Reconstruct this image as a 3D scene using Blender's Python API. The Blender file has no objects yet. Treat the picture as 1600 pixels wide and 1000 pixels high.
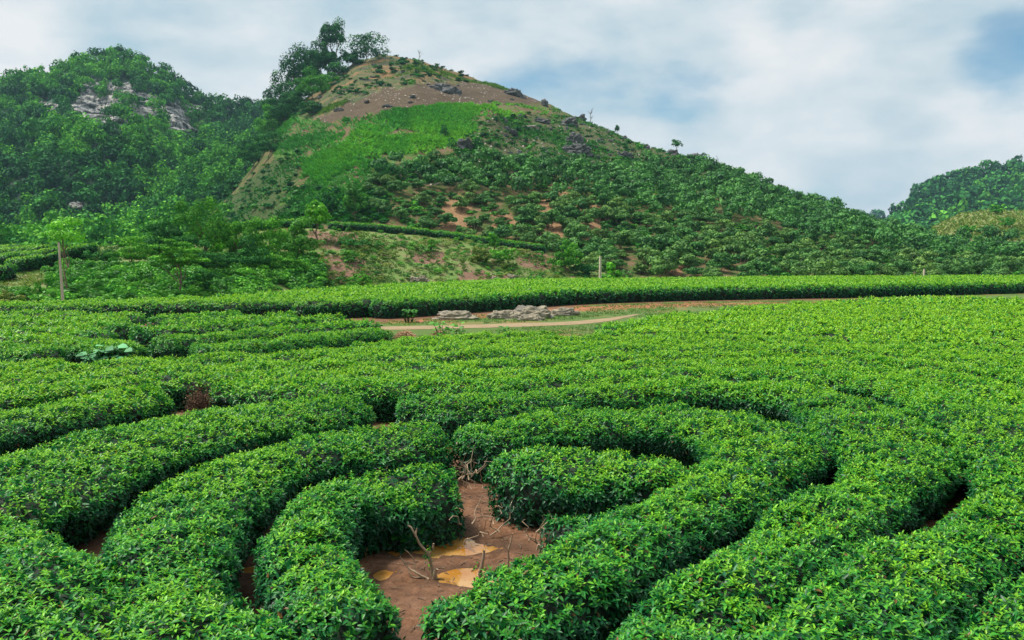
import bpy, math, random, zlib
import numpy as np
rng = np.random.default_rng(7)
random.seed(7)
C = bpy.context.scene
R = math.radians

# ------------------------------------------------------------------ camera
F = 1300.0; HC = 3.0; TH = math.atan(100 / F)
cam_d = bpy.data.cameras.new('camera'); cam = bpy.data.objects.new('camera', cam_d)
C.collection.objects.link(cam); C.camera = cam
cam.location = (0, 0, HC); cam.rotation_euler = (math.pi / 2 - TH, 0, 0)
cam_d.sensor_width = 36; cam_d.lens = 36 * F / 1600; cam_d.clip_start = .1; cam_d.clip_end = 9000

# ------------------------------------------------------------------ world: sky with soft clouds
SUN_EL, SUN_AZ = 62, -80          # azimuth measured from +Y towards +X
w = bpy.data.worlds.new('World'); C.world = w; w.use_nodes = True
nt = w.node_tree; nt.nodes.clear()
def N(t, typ, **k):
    n = t.nodes.new(typ)
    for a, b in k.items(): setattr(n, a, b)
    return n
def setin(n, **k):
    for a, b in k.items(): n.inputs[a.replace('_', ' ')].default_value = b
sky = N(nt, 'ShaderNodeTexSky', sky_type='NISHITA', sun_disc=False, sun_elevation=R(SUN_EL), sun_rotation=R(SUN_AZ))
sky.air_density = 1.0; sky.dust_density = .4; sky.ozone_density = 2.5
tc = N(nt, 'ShaderNodeTexCoord')
mp = N(nt, 'ShaderNodeMapping'); mp.inputs['Scale'].default_value = (1, 1, 2.1); mp.inputs['Location'].default_value = (.35, .2, .1)
n1 = N(nt, 'ShaderNodeTexNoise'); setin(n1, Scale=3.4, Detail=7, Roughness=.52, Distortion=.15)
n2 = N(nt, 'ShaderNodeTexNoise'); setin(n2, Scale=5.2, Detail=6, Roughness=.52, Distortion=.1)
L = nt.links.new
L(tc.outputs['Generated'], mp.inputs[0]); L(mp.outputs[0], n1.inputs[0]); L(mp.outputs[0], n2.inputs[0])
def math_n(t, op, a, b=None, c=None, clamp=False):
    n = N(t, 'ShaderNodeMath', operation=op, use_clamp=clamp)
    for i, v in enumerate((a, b, c)):
        if v is None: continue
        if isinstance(v, (int, float)): n.inputs[i].default_value = v
        else: t.links.new(v, n.inputs[i])
    return n.outputs[0]
def blob(px, py, width, amp):       # a wider patch of open or closed sky in one direction of the compass
    cx, cy = (px - 800) / F, -(py - 500) / F
    d = np.array([cx, math.cos(TH) + cy * math.sin(TH), -math.sin(TH) + cy * math.cos(TH)]); d /= np.linalg.norm(d)
    vd = N(nt, 'ShaderNodeVectorMath', operation='DISTANCE'); L(tc.outputs['Generated'], vd.inputs[0]); vd.inputs[1].default_value = d
    e = math_n(nt, 'DIVIDE', vd.outputs['Value'], width); e = math_n(nt, 'MULTIPLY', e, e); e = math_n(nt, 'MULTIPLY', e, -1.0)
    e = math_n(nt, 'EXPONENT', e); return math_n(nt, 'MULTIPLY', e, amp)
bias = None
for b in ((1580, 112, .065, -.65), (1560, 165, .05, -.1), (1260, 290, .14, -.34), (1180, 100, .06, -.12), (1090, 40, .16, .1), (1420, 60, .12, .22), (1230, 190, .10, .25), (1440, 255, .07, .35),
          (350, 40, .12, -.16), (800, 120, .2, -.18), (640, 30, .1, -.2), (900, 170, .1, -.14), (60, 60, .3, .3), (360, 100, .12, .2), (700, 95, .05, .25), (870, 115, .09, .20)):
    v = blob(*b); bias = v if bias is None else math_n(nt, 'ADD', bias, v)
dens = math_n(nt, 'ADD', math_n(nt, 'MULTIPLY_ADD', n1.outputs[0], 1.9, -.20), bias)
dens = math_n(nt, 'MULTIPLY_ADD', n2.outputs[0], .85, dens)
mask = N(nt, 'ShaderNodeMapRange', interpolation_type='SMOOTHSTEP'); L(dens, mask.inputs[0]); mask.inputs[1].default_value = .62; mask.inputs[2].default_value = 1.08
mask.inputs[3].default_value = .12; mask.inputs[4].default_value = 1.0
shade = N(nt, 'ShaderNodeMapRange'); L(n2.outputs[0], shade.inputs[0]); shade.inputs[1].default_value = .34; shade.inputs[2].default_value = .64
mixc = N(nt, 'ShaderNodeMix', data_type='RGBA'); L(shade.outputs[0], mixc.inputs[0])
mixc.inputs[6].default_value = (.38, .52, .60, 1); mixc.inputs[7].default_value = (.74, .755, .765, 1)
tintn = N(nt, 'ShaderNodeMix', data_type='RGBA', blend_type='MULTIPLY'); tintn.inputs[0].default_value = 1; L(sky.outputs[0], tintn.inputs[6]); tintn.inputs[7].default_value = (.60, .83, .84, 1)
bg1 = N(nt, 'ShaderNodeBackground'); L(tintn.outputs[2], bg1.inputs[0]); bg1.inputs[1].default_value = .072
bg2 = N(nt, 'ShaderNodeBackground'); L(mixc.outputs[2], bg2.inputs[0]); bg2.inputs[1].default_value = .60
ms = N(nt, 'ShaderNodeMixShader'); L(mask.outputs[0], ms.inputs[0]); L(bg1.outputs[0], ms.inputs[1]); L(bg2.outputs[0], ms.inputs[2])
wo = N(nt, 'ShaderNodeOutputWorld'); L(ms.outputs[0], wo.inputs[0])
sd = bpy.data.lights.new('sun', 'SUN'); sd.energy = 3.0; sd.angle = R(12); sd.color = (1, .96, .88)
sun = bpy.data.objects.new('sun', sd); C.collection.objects.link(sun)
sun.rotation_euler = (R(90 - SUN_EL), 0, -R(SUN_AZ) + math.pi)
sun.rotation_euler = (0, 0, 0)
from mathutils import Vector
_s = Vector((math.sin(R(SUN_AZ)) * math.cos(R(SUN_EL)), math.cos(R(SUN_AZ)) * math.cos(R(SUN_EL)), math.sin(R(SUN_EL))))
sun.rotation_euler = _s.to_track_quat('Z', 'Y').to_euler()
C.view_settings.view_transform = 'Standard'; C.view_settings.look = 'None'; C.view_settings.gamma = 1
C.view_settings.exposure = 0.95
C.cycles.max_bounces = 5; C.cycles.diffuse_bounces = 3; C.cycles.glossy_bounces = 2; C.cycles.transmission_bounces = 2
C.cycles.transparent_max_bounces = 4; C.cycles.volume_bounces = 0

# ------------------------------------------------------------------ numeric helpers
def ray(px, py):
    cx = (np.asarray(px, float) - 800) / F; cy = -(np.asarray(py, float) - 500) / F
    return np.stack([cx, math.cos(TH) + cy * math.sin(TH), -math.sin(TH) + cy * math.cos(TH)], -1)
def on_plane(px, py, z=0.0):
    d = ray(px, py); return d * ((z - HC) / d[..., 2:3]) + np.array([0, 0, HC])
def at_depth(px, py, D):
    d = ray(px, py); return d * (np.asarray(D, float)[..., None] / d[..., 1:2]) + np.array([0, 0, HC])
def proj(P):
    x, y, z = P[..., 0], P[..., 1], P[..., 2] - HC
    dep = y * math.cos(TH) - z * math.sin(TH); up = y * math.sin(TH) + z * math.cos(TH)
    dep = np.maximum(dep, .01)
    return 800 + F * x / dep, 500 - F * up / dep
def _h(i, j, k):
    n = (i * 374761393 + j * 668265263 + k * 2147483647 + 1013904223) & 0xffffffff
    n = ((n ^ (n >> 13)) * 1274126177) & 0xffffffff
    return ((n ^ (n >> 16)) & 0xffff) / 65535.0
def vnoise(P):
    P = np.asarray(P, float); I = np.floor(P).astype(np.int64); f = P - I; f = f * f * (3 - 2 * f)
    r = 0
    for a in (0, 1):
        wa = f[..., 0] if a else 1 - f[..., 0]
        for b in (0, 1):
            wb = f[..., 1] if b else 1 - f[..., 1]
            for c in (0, 1):
                wc = f[..., 2] if c else 1 - f[..., 2]
                r = r + wa * wb * wc * _h(I[..., 0] + a, I[..., 1] + b, I[..., 2] + c)
    return r * 2 - 1
def fbm(P, o=4):
    s = 0; a = 1; t = 0; P = np.asarray(P, float)
    for i in range(o):
        s = s + a * vnoise(P + 17.3 * i); t += a; a *= .5; P = P * 2.03
    return s / t
def inpoly(x, y, poly):
    x = np.asarray(x, float); y = np.asarray(y, float); r = np.zeros(x.shape, bool); n = len(poly)
    for i in range(n):
        x1, y1 = poly[i]; x2, y2 = poly[(i + 1) % n]
        if y1 == y2: continue
        r ^= ((y1 > y) != (y2 > y)) & (x < (x2 - x1) * (y - y1) / (y2 - y1) + x1)
    return r
def unit(v): return v / np.maximum(np.linalg.norm(v, axis=-1, keepdims=True), 1e-9)
def smooth(a, b, x):
    t = np.clip((x - a) / (b - a), 0, 1); return t * t * (3 - 2 * t)
def resample(pts, step):
    pts = np.asarray(pts, float)
    # Catmull-Rom then even spacing
    P = np.vstack([2 * pts[0] - pts[1], pts, 2 * pts[-1] - pts[-2]]); out = []
    for i in range(1, len(P) - 2):
        t = np.linspace(0, 1, 16, endpoint=False)[:, None]
        a, b, c, d = P[i - 1], P[i], P[i + 1], P[i + 2]
        out.append(.5 * ((2 * b) + (c - a) * t + (2 * a - 5 * b + 4 * c - d) * t ** 2 + (3 * b - a - 3 * c + d) * t ** 3))
    Q = np.vstack(out + [pts[-1:]]); s = np.r_[0, np.cumsum(np.linalg.norm(np.diff(Q, axis=0), axis=1))]
    n = max(3, int(s[-1] / step) + 1); t = np.linspace(0, s[-1], n)
    return np.stack([np.interp(t, s, Q[:, k]) for k in range(Q.shape[1])], 1)

# ------------------------------------------------------------------ mesh builder
class MB:
    def __init__(s): s.V = []; s.F = []; s.n = 0; s.A = {}
    def add(s, V, faces, mat=0, **attr):      # faces: int array (m,3) or (m,4)
        V = np.asarray(V, float).reshape(-1, 3)
        if len(V) == 0: return s
        faces = np.asarray(faces, np.int64)
        s.F.append((faces + s.n, np.full(len(faces), mat, np.int32))); s.V.append(V)
        for k in set(list(attr) + list(s.A)):
            a = attr.get(k, 0.5); a = np.broadcast_to(np.asarray(a, float), (len(V),)) if np.ndim(a) < 2 else a
            s.A.setdefault(k, [np.full(s.n, .5)] if s.n else []).append(a)
        s.n += len(V); return s
    def mesh(s, name, mats, smooth_shade=False):
        me = bpy.data.meshes.new(name)
        V = np.concatenate(s.V); me.vertices.add(len(V)); me.vertices.foreach_set('co', V.astype(np.float32).ravel())
        li, ls, mi = [], [], []
        for f, m in s.F: li.append(f.ravel()); ls.append(np.full(len(f), f.shape[1])); mi.append(m)
        li = np.concatenate(li).astype(np.int32); ls = np.concatenate(ls).astype(np.int32); mi = np.concatenate(mi)
        me.loops.add(len(li)); me.loops.foreach_set('vertex_index', li)
        me.polygons.add(len(ls)); st = np.zeros(len(ls), np.int32); st[1:] = np.cumsum(ls)[:-1]
        me.polygons.foreach_set('loop_start', st); me.polygons.foreach_set('material_index', mi)
        if smooth_shade: me.polygons.foreach_set('use_smooth', np.ones(len(ls), bool))
        for k, a in s.A.items():
            at = me.attributes.new(k, 'FLOAT', 'POINT'); at.data.foreach_set('value', np.concatenate(a).astype(np.float32))
        for m in mats: me.materials.append(m)
        me.update(calc_edges=True); me.validate(); return me
def obj(name, me, parent=None, label=None, cat=None, group=None, kind=None, loc=None):
    o = bpy.data.objects.new(name, me); C.collection.objects.link(o)
    if parent: o.parent = parent
    if loc is not None: o.location = loc
    if label: o['label'] = label
    if cat: o['category'] = cat
    if group: o['group'] = group
    if kind: o['kind'] = kind
    return o
def thing(name, label, cat, loc, group=None): return obj(name, None, None, label, cat, group, None, loc)
def grid_faces(nu, nv, wrap=False):
    i = np.arange(nu - 1)[:, None]; j = np.arange(nv if wrap else nv - 1)[None, :]; j2 = (j + 1) % nv
    return np.stack([(i * nv + j), ((i + 1) * nv + j), ((i + 1) * nv + j2), (i * nv + j2)], -1).reshape(-1, 4)
def tube(pts, rad, n=6):
    pts = np.asarray(pts, float); rad = np.broadcast_to(np.asarray(rad, float), (len(pts),))
    T = unit(np.gradient(pts, axis=0)); ref = np.where(np.abs(T[:, 2:3]) > .9, [[1., 0, 0]], [[0, 0, 1.]])
    A = unit(np.cross(T, ref)); B = np.cross(T, A); a = np.linspace(0, 2 * math.pi, n, endpoint=False)
    V = pts[:, None] + rad[:, None, None] * (np.cos(a)[None, :, None] * A[:, None] + np.sin(a)[None, :, None] * B[:, None])
    V = V.reshape(-1, 3); f = grid_faces(len(pts), n, True)
    V = np.vstack([V, pts[:1], pts[-1:]]); k = len(pts) * n
    j = np.arange(n); tri1 = np.stack([np.full(n, k), (j + 1) % n, j], 1); tri2 = np.stack([np.full(n, k + 1), k - n + j, k - n + (j + 1) % n], 1)
    return V, f, np.vstack([tri1, tri2])
def add_tube(mb, pts, rad, n=6, mat=0, **a):
    V, f, t = tube(pts, rad, n); base = mb.n; mb.add(V, f, mat, **a)
    mb.F.append((t + base, np.full(len(t), mat, np.int32)))
def crooked(p0, p1, k=6, amp=.1, seed=0):
    r = np.random.default_rng(seed); p0 = np.asarray(p0, float); p1 = np.asarray(p1, float)
    t = np.linspace(0, 1, k)[:, None]; L_ = np.linalg.norm(p1 - p0)
    j = r.normal(0, amp * L_ / 3, (k, 3)); j[0] = 0; return p0 + (p1 - p0) * t + j * np.sin(np.clip(t * 2, 0, 1) * math.pi / 2)
def leaves(mb, P, A, Nn, Ln, Wd, curl=.25, lod=1, mat=0, age=.5, tint=.5):
    P = np.asarray(P); m = len(P)
    if m == 0: return
    A = unit(A); S = unit(np.cross(A, Nn)); U_ = np.cross(S, A); Ln = np.broadcast_to(Ln, (m,))[:, None]; Wd = np.broadcast_to(Wd, (m,))[:, None]
    def pt(t, s, u): return P + A * Ln * t + S * Wd * s + U_ * Ln * (u - curl * t * t)
    i = np.arange(m)[:, None]
    if lod == 2:
        vs = [pt(0, 0, 0), pt(.3, -.46, .05), pt(.3, 0, -.02), pt(.3, .46, .05), pt(.68, -.38, .05), pt(.68, 0, -.02), pt(.68, .38, .05), pt(1, 0, 0)]
        q = np.concatenate([i * 8 + np.array([[1, 2, 5, 4]]), i * 8 + np.array([[2, 3, 6, 5]])]); t = np.concatenate([i * 8 + np.array([[a, b, c]]) for a, b, c in ((0, 2, 1), (0, 3, 2), (4, 5, 7), (5, 6, 7))])
        k = 8
    else:
        vs = [pt(0, 0, 0), pt(.45, -.5, .10), pt(1, 0, 0), pt(.45, .5, .10)]; k = 4
        q = None; t = np.concatenate([i * 4 + np.array([[0, 2, 1]]), i * 4 + np.array([[0, 3, 2]])])
    V = np.stack(vs, 1).reshape(-1, 3)
    ag = np.repeat(np.broadcast_to(age, (m,)), k); ti = np.repeat(np.broadcast_to(tint, (m,)), k)
    base = mb.n; mb.add(V, t, mat, age=ag, tint=ti)
    if q is not None: mb.F.append((q + base, np.full(len(q), mat, np.int32)))

# ------------------------------------------------------------------ materials
def newmat(name):
    m = bpy.data.materials.new(name); m.use_nodes = True; t = m.node_tree; t.nodes.clear()
    o = N(t, 'ShaderNodeOutputMaterial'); b = N(t, 'ShaderNodeBsdfPrincipled'); t.links.new(b.outputs[0], o.inputs[0]); return m, t, b, o
def ramp(t, src, stops):
    r = N(t, 'ShaderNodeValToRGB'); el = r.color_ramp.elements
    while len(el) < len(stops): el.new(.5)
    for e, (p, c) in zip(el, stops): e.position = p; e.color = (*c, 1)
    t.links.new(src, r.inputs[0]); return r.outputs[0]
def attr(t, name): return N(t, 'ShaderNodeAttribute', attribute_name=name).outputs['Fac']
def noise(t, scale, detail=4, rough=.6, vec=None, dist=0):
    n = N(t, 'ShaderNodeTexNoise'); setin(n, Scale=scale, Detail=detail, Roughness=rough, Distortion=dist)
    if vec is None:
        g = N(t, 'ShaderNodeNewGeometry'); vec = g.outputs['Position']
    t.links.new(vec, n.inputs[0]); return n.outputs[0]
def mix(t, fac, a, b, blend='MIX'):
    n = N(t, 'ShaderNodeMix', data_type='RGBA', blend_type=blend)
    for i, v in ((0, fac), (6, a), (7, b)):
        if isinstance(v, (int, float)): n.inputs[i].default_value = v
        elif isinstance(v, tuple): n.inputs[i].default_value = (*v, 1)
        else: t.links.new(v, n.inputs[i])
    return n.outputs[2]
def bump(t, b, h, strength=.5, dist=.1):
    n = N(t, 'ShaderNodeBump'); n.inputs['Strength'].default_value = strength; n.inputs['Distance'].default_value = dist
    t.links.new(h, n.inputs['Height']); t.links.new(n.outputs[0], b.inputs['Normal'])
def leafmat(name, stops, rough=.45, transl=.3, spec=.4, objvar=0.0):
    m, t, b, o = newmat(name)
    col = ramp(t, attr(t, 'age'), stops)  # leaf age, with the painted shading of hedge sides and crowns mixed in
    hs = N(t, 'ShaderNodeHueSaturation'); t.links.new(col, hs.inputs['Color'])
    ti = attr(t, 'tint')
    v = math_n(t, 'MULTIPLY_ADD', ti, .9, .58)
    if objvar:
        oi = N(t, 'ShaderNodeObjectInfo'); v2 = math_n(t, 'MULTIPLY_ADD', oi.outputs['Random'], objvar, 1 - objvar / 2)
        v = math_n(t, 'MULTIPLY', v, v2)
        hh = math_n(t, 'MULTIPLY_ADD', oi.outputs['Random'], -.05, .525)
        t.links.new(hh, hs.inputs['Hue'])
    t.links.new(v, hs.inputs['Value'])
    if name == 'tea_leaf':      # a few withered leaves
        wv = N(t, 'ShaderNodeMix', data_type='RGBA'); t.links.new(math_n(t, 'GREATER_THAN', ti, .982), wv.inputs[0]); t.links.new(hs.outputs[0], wv.inputs[6]); wv.inputs[7].default_value = (.17, .085, .025, 1); hs = wv
        hs_out = wv.outputs[2]
    else: hs_out = hs.outputs[0]
    t.links.new(hs_out, b.inputs['Base Color'])
    b.inputs['Roughness'].default_value = rough; b.inputs['Specular IOR Level'].default_value = spec
    tr = N(t, 'ShaderNodeBsdfTranslucent'); t.links.new(hs_out, tr.inputs[0])
    mx = N(t, 'ShaderNodeMixShader'); mx.inputs[0].default_value = transl
    t.links.new(b.outputs[0], mx.inputs[1]); t.links.new(tr.outputs[0], mx.inputs[2]); t.links.new(mx.outputs[0], o.inputs[0])
    return m
def plainmat(name, c1, c2, scale=3, rough=.8, bmp=.5, bd=.05, stretch=None, detail=6):
    m, t, b, o = newmat(name); tcn = N(t, 'ShaderNodeTexCoord'); mpn = N(t, 'ShaderNodeMapping'); t.links.new(tcn.outputs['Object'], mpn.inputs[0])
    if stretch: mpn.inputs['Scale'].default_value = stretch
    n = noise(t, scale, detail, .65, mpn.outputs[0])
    t.links.new(ramp(t, n, [(.3, c1), (.7, c2)]), b.inputs['Base Color']); b.inputs['Roughness'].default_value = rough
    bump(t, b, n, bmp, bd); return m
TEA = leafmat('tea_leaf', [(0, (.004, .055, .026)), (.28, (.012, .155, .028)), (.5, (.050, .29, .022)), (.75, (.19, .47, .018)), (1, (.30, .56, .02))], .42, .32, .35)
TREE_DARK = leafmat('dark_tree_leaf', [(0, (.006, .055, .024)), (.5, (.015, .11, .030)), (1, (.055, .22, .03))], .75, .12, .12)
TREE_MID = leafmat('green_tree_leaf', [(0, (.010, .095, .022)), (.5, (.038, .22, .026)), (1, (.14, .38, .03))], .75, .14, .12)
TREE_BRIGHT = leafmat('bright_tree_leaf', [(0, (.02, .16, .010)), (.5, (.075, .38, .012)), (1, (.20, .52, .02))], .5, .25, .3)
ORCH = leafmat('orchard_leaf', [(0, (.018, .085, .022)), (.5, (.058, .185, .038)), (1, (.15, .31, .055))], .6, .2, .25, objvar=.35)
HERB = leafmat('herb_leaf', [(0, (.010, .10, .015)), (.5, (.040, .22, .020)), (1, (.13, .36, .03))], .55, .3, .3)
MAIZE = leafmat('maize_leaf', [(0, (.03, .14, .035)), (.5, (.065, .31, .04)), (1, (.17, .45, .03))], .5, .3, .3)
GRASS = leafmat('grass_blade', [(0, (.04, .12, .02)), (.5, (.09, .22, .025)), (1, (.24, .26, .06))], .6, .3, .2)
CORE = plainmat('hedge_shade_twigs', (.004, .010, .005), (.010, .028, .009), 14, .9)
BARK = plainmat('bark', (.09, .055, .035), (.24, .17, .11), 12, .85, .6, .02, (1, 1, .3))
BARKP = plainmat('pale_bark', (.20, .13, .08), (.42, .31, .20), 14, .8, .6, .01, (1, 1, .3))
CONC = plainmat('concrete', (.38, .32, .23), (.56, .48, .36), 5, .8, .3, .01, (1, 1, .5))
ROCKD = plainmat('dark_limestone', (.03, .035, .038), (.17, .17, .165), 1.6, .85, .9, .3)
ROCKP = plainmat('pale_boulder', (.09, .085, .07), (.56, .48, .33), 2.6, .85, 1.0, .25, (1, 1, 3.0))
_t0 = ROCKP.node_tree; _b = [n for n in _t0.nodes if n.type == 'BSDF_PRINCIPLED'][0]; _src = _b.inputs['Base Color'].links[0].from_socket
_t0.links.new(mix(_t0, ramp(_t0, noise(_t0, 1.1, 4), [(.52, (0, 0, 0)), (.64, (.6, .6, .6))]), _src, (.12, .115, .12)), _b.inputs['Base Color'])
STRAW = plainmat('straw', (.34, .2, .1), (.6, .4, .24), 9, .9)
DEADM = plainmat('dead_leaf', (.07, .035, .02), (.19, .10, .05), 9, .9)

# ------------------------------------------------------------------ the field ground
PUD = [(-.46, 8.46, .50, .27), (-1.05, 8.36, .42, .11), (-.36, 7.66, .36, .26), (-1.22, 7.7, .12, .2), (-2.42, 7.9, .20, .75), (-.05, 7.45, .22, .14)]
def G(x, y):
    x = np.asarray(x, float); y = np.asarray(y, float); z = np.zeros(np.broadcast(x, y).shape) + 0.0
    P = np.stack([x + 0 * y, y + 0 * x, 0 * x + 0 * y + .5], -1); near = smooth(16, 9, y)
    z = z + near * (fbm(P * 1.3, 3) * .035 + fbm(P * 6, 4) * .022)
    for (a, b, rx, ry) in PUD:
        wq = fbm(P * 4.5 + a, 3) * .16; e = np.exp(-(((x - a + wq) / rx) ** 2 + ((y - b + wq * .7) / ry) ** 2) * 1.1); z = z * (1 - .6 * e) - .045 * e
    return z
rr = np.r_[np.r_[np.geomspace(.6, 5, 90)[:-1], np.geomspace(5, 12, 330)], np.geomspace(12, 4500, 190)[1:]]
az = np.r_[np.linspace(-math.pi, -.8, 26)[:-1], np.linspace(-.8, .8, 560), np.linspace(.8, math.pi, 26)[1:]]
X = rr[:, None] * np.sin(az)[None]; Y = rr[:, None] * np.cos(az)[None]
Z = G(X, Y)
# grass strip and path areas, in metres on the ground
PATH = [(-5.6, 34.4), (-2.7, 35.1), (0, 36.0), (2.6, 37.1), (4.6, 39.4), (6.4, 42.6)]
STRIP = [(-7.5, 33), (-4.5, 26), (-1, 24.5), (3.2, 25), (9, 37), (14, 42), (24, 48), (46, 58), (70, 70), (70, 78), (42, 66), (24, 58), (13, 54.5), (5, 51), (-.5, 43.5), (-6, 37.5)]
Pn = np.stack([X, Y, 0 * X], -1); jx = fbm(Pn * .6, 3) * .8
msk = inpoly(X + jx, Y + jx, STRIP) | (Y > 60 + 0 * X) | (Y < 1.2)
mb = MB(); mb.add(np.stack([X, Y, Z], -1), grid_faces(len(rr), len(az)), 0, grass=msk.astype(float).ravel(), red=inpoly(X + jx, Y + jx * .6, [(-8, 38), (-5, 37.2), (-2.5, 39.5), (0, 42.3), (4, 45.5), (10, 49.5), (20, 54), (12, 53.5), (3, 49), (-1, 43.8), (-6, 38.8)]).astype(float).ravel())
m, t, b, o = newmat('field_soil')
n_a = noise(t, 2.2, 6, .65); n_b = noise(t, 14, 6, .7); n_c = noise(t, .25, 4)
soil = ramp(t, n_b, [(.25, (.11, .045, .020)), (.5, (.25, .115, .056)), (.75, (.38, .21, .12))])
soil = mix(t, ramp(t, n_a, [(.35, (0, 0, 0)), (.65, (.6, .6, .6))]), soil, (.18, .105, .07))
gr = ramp(t, n_b, [(.25, (.04, .10, .012)), (.5, (.085, .15, .02)), (.8, (.19, .18, .05))])
REDN = attr(t, 'red'); gr = mix(t, ramp(t, n_c, [(.52, (0, 0, 0)), (.66, (.8, .8, .8))]), gr, (.30, .18, .07)); gr = mix(t, REDN, gr, (.34, .13, .055))
gz = N(t, 'ShaderNodeNewGeometry'); sz = N(t, 'ShaderNodeSeparateXYZ'); t.links.new(gz.outputs['Position'], sz.inputs[0])
wet = N(t, 'ShaderNodeMapRange'); t.links.new(sz.outputs['Z'], wet.inputs[0]); wet.inputs[1].default_value = .012; wet.inputs[2].default_value = -.018      # low ground is soaked and darker
soil = mix(t, wet.outputs[0], soil, mix(t, .6, soil, (.05, .026, .014)))
t.links.new(mix(t, attr(t, 'grass'), soil, gr), b.inputs['Base Color'])
t.links.new(ramp(t, n_a, [(.4, (.35, .35, .35)), (.6, (.75, .75, .75))]), b.inputs['Roughness']); b.inputs['Specular IOR Level'].default_value = .18; n_d = noise(t, 38, 5, .7); bump(t, b, math_n(t, 'MULTIPLY_ADD', n_d, .35, n_b), .9, .05)
obj('ground', mb.mesh('ground', [m], True), kind='structure')
# puddles: level water lying in the dips
m, t, b, o = newmat('muddy_water')
nn = noise(t, 3, 3); t.links.new(ramp(t, nn, [(.35, (.34, .14, .018)), (.65, (.44, .25, .08))]), b.inputs['Base Color'])
b.inputs['Roughness'].default_value = .03; b.inputs['Specular IOR Level'].default_value = .9
WAT = m
for i, (x0, y0, rx, ry) in enumerate([(-.62, 8.45, 1.0, .5), (-.3, 7.6, .75, .55), (-1.3, 7.7, .3, .4), (-2.42, 7.9, .45, 1.2)]):
    a = np.linspace(0, 2 * math.pi, 40, endpoint=False)
    V = np.stack([np.cos(a) * rx, np.sin(a) * ry, 0 * a], 1); mb = MB(); mb.add(np.vstack([V, [[0, 0, 0]]]), np.stack([np.arange(40), (np.arange(40) + 1) % 40, np.full(40, 40)], 1))
    obj('puddle', mb.mesh('puddle', [WAT]), kind='structure', loc=(x0, y0, -.026))
# dirt path sheet
pc = resample(PATH, .4); T = unit(np.gradient(pc, axis=0)); Nr = np.stack([-T[:, 1], T[:, 0]], 1)
q = np.linspace(-1, 1, 9); s_ = np.linspace(0, 1, len(pc))
hw = .85 * (1 - .8 * smooth(.45, 1.0, s_)) * (1 + .25 * fbm(np.stack([s_ * 30, 0 * s_, 0 * s_], 1)))
V = pc[:, None] + Nr[:, None] * (hw[:, None] * q[None])[:, :, None]
V = np.concatenate([V, .010 + .006 * (1 - q[None, :, None] ** 2) + 0 * V[:, :, :1]], 2)
mb = MB(); mb.add(V, grid_faces(len(pc), 9))
obj('dirt_path', mb.mesh('dirt_path', [plainmat('pale_dirt', (.16, .11, .04), (.38, .27, .16), 2.0, .95, .6, .04, (.5, 2.2, 1))], True), kind='structure')

# ------------------------------------------------------------------ tea hedges
_t = np.linspace(0, math.pi, 241); _px = np.sign(np.cos(_t)) * np.abs(np.cos(_t)) ** .72; _pz = np.abs(np.sin(_t)) ** .50
_px = _px * (.74 + .26 * smooth(0, .7, _pz))
_ps = np.r_[0, np.cumsum(np.hypot(np.diff(_px * .62), np.diff(_pz * .7)))]; PERIM = _ps[-1]
def prof(sv): return np.interp(sv, _ps, _px), np.interp(sv, _ps, _pz)
def surf(cl, cs, u, sv, hw, h, off=0.0, gfun=G, seed=0.0):
    c = np.stack([np.interp(u, cs, cl[:, k]) for k in (0, 1)], 1); e = .03
    c2 = np.stack([np.interp(u + e, cs, cl[:, k]) for k in (0, 1)], 1); c1 = np.stack([np.interp(u - e, cs, cl[:, k]) for k in (0, 1)], 1)
    T = unit(c2 - c1 + 1e-9); Nr = np.stack([-T[:, 1], T[:, 0]], 1)
    x, z = prof(sv); x2, z2 = prof(np.minimum(sv + .01, PERIM)); x1, z1 = prof(np.maximum(sv - .01, 0))
    hw = np.interp(u, cs, cl[:, 2]) if cl.shape[1] > 2 else hw; te = np.minimum(u, cs[-1] - u) / (hw * .95); en = np.sqrt(np.clip(1 - (1 - np.clip(te, 0, 1)) ** 2.6, 0, 1)) * .97 + .03
    ez = .55 + .45 * np.clip(en * 1.4, 0, 1)
    var = fbm(np.stack([c[:, 0] * .5, c[:, 1] * .5, np.full(len(u), 3.1 + seed)], 1), 2)
    hwv = hw * (1 + .07 * var) * en; hv = h * (1 + .06 * var) * ez
    nx = (z2 - z1) * h; nz = -(x2 - x1) * hw; ln = np.hypot(nx, nz) + 1e-9; nx /= ln; nz /= ln
    sg = np.where(te < 1, (1 - np.clip(te, 0, 1)), 0)[:, None] * np.where(u < cs[-1] / 2, -1, 1)[:, None]
    nrm = unit(np.concatenate([Nr * nx[:, None] + T * sg * 1.2, nz[:, None]], 1))
    P = np.concatenate([c + Nr * (x * hwv)[:, None], (z * hv)[:, None]], 1)
    P[:, 2] += gfun(P[:, 0], P[:, 1])
    nb = fbm(P * 1.7 + seed, 2) * .09 + vnoise(P * 5 + seed) * .05
    return P + nrm * (nb + off)[:, None], nrm
LODS = [(0, 8.6, 225, 6, 2, .053, .46), (8.6, 15, 190, 5, 1, .058, .50), (15, 26, 125, 4, 1, .072, .48), (26, 45, 42, 4, 1, .125, .5), (45, 999, 24, 3, 1, .19, .55)]
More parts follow.
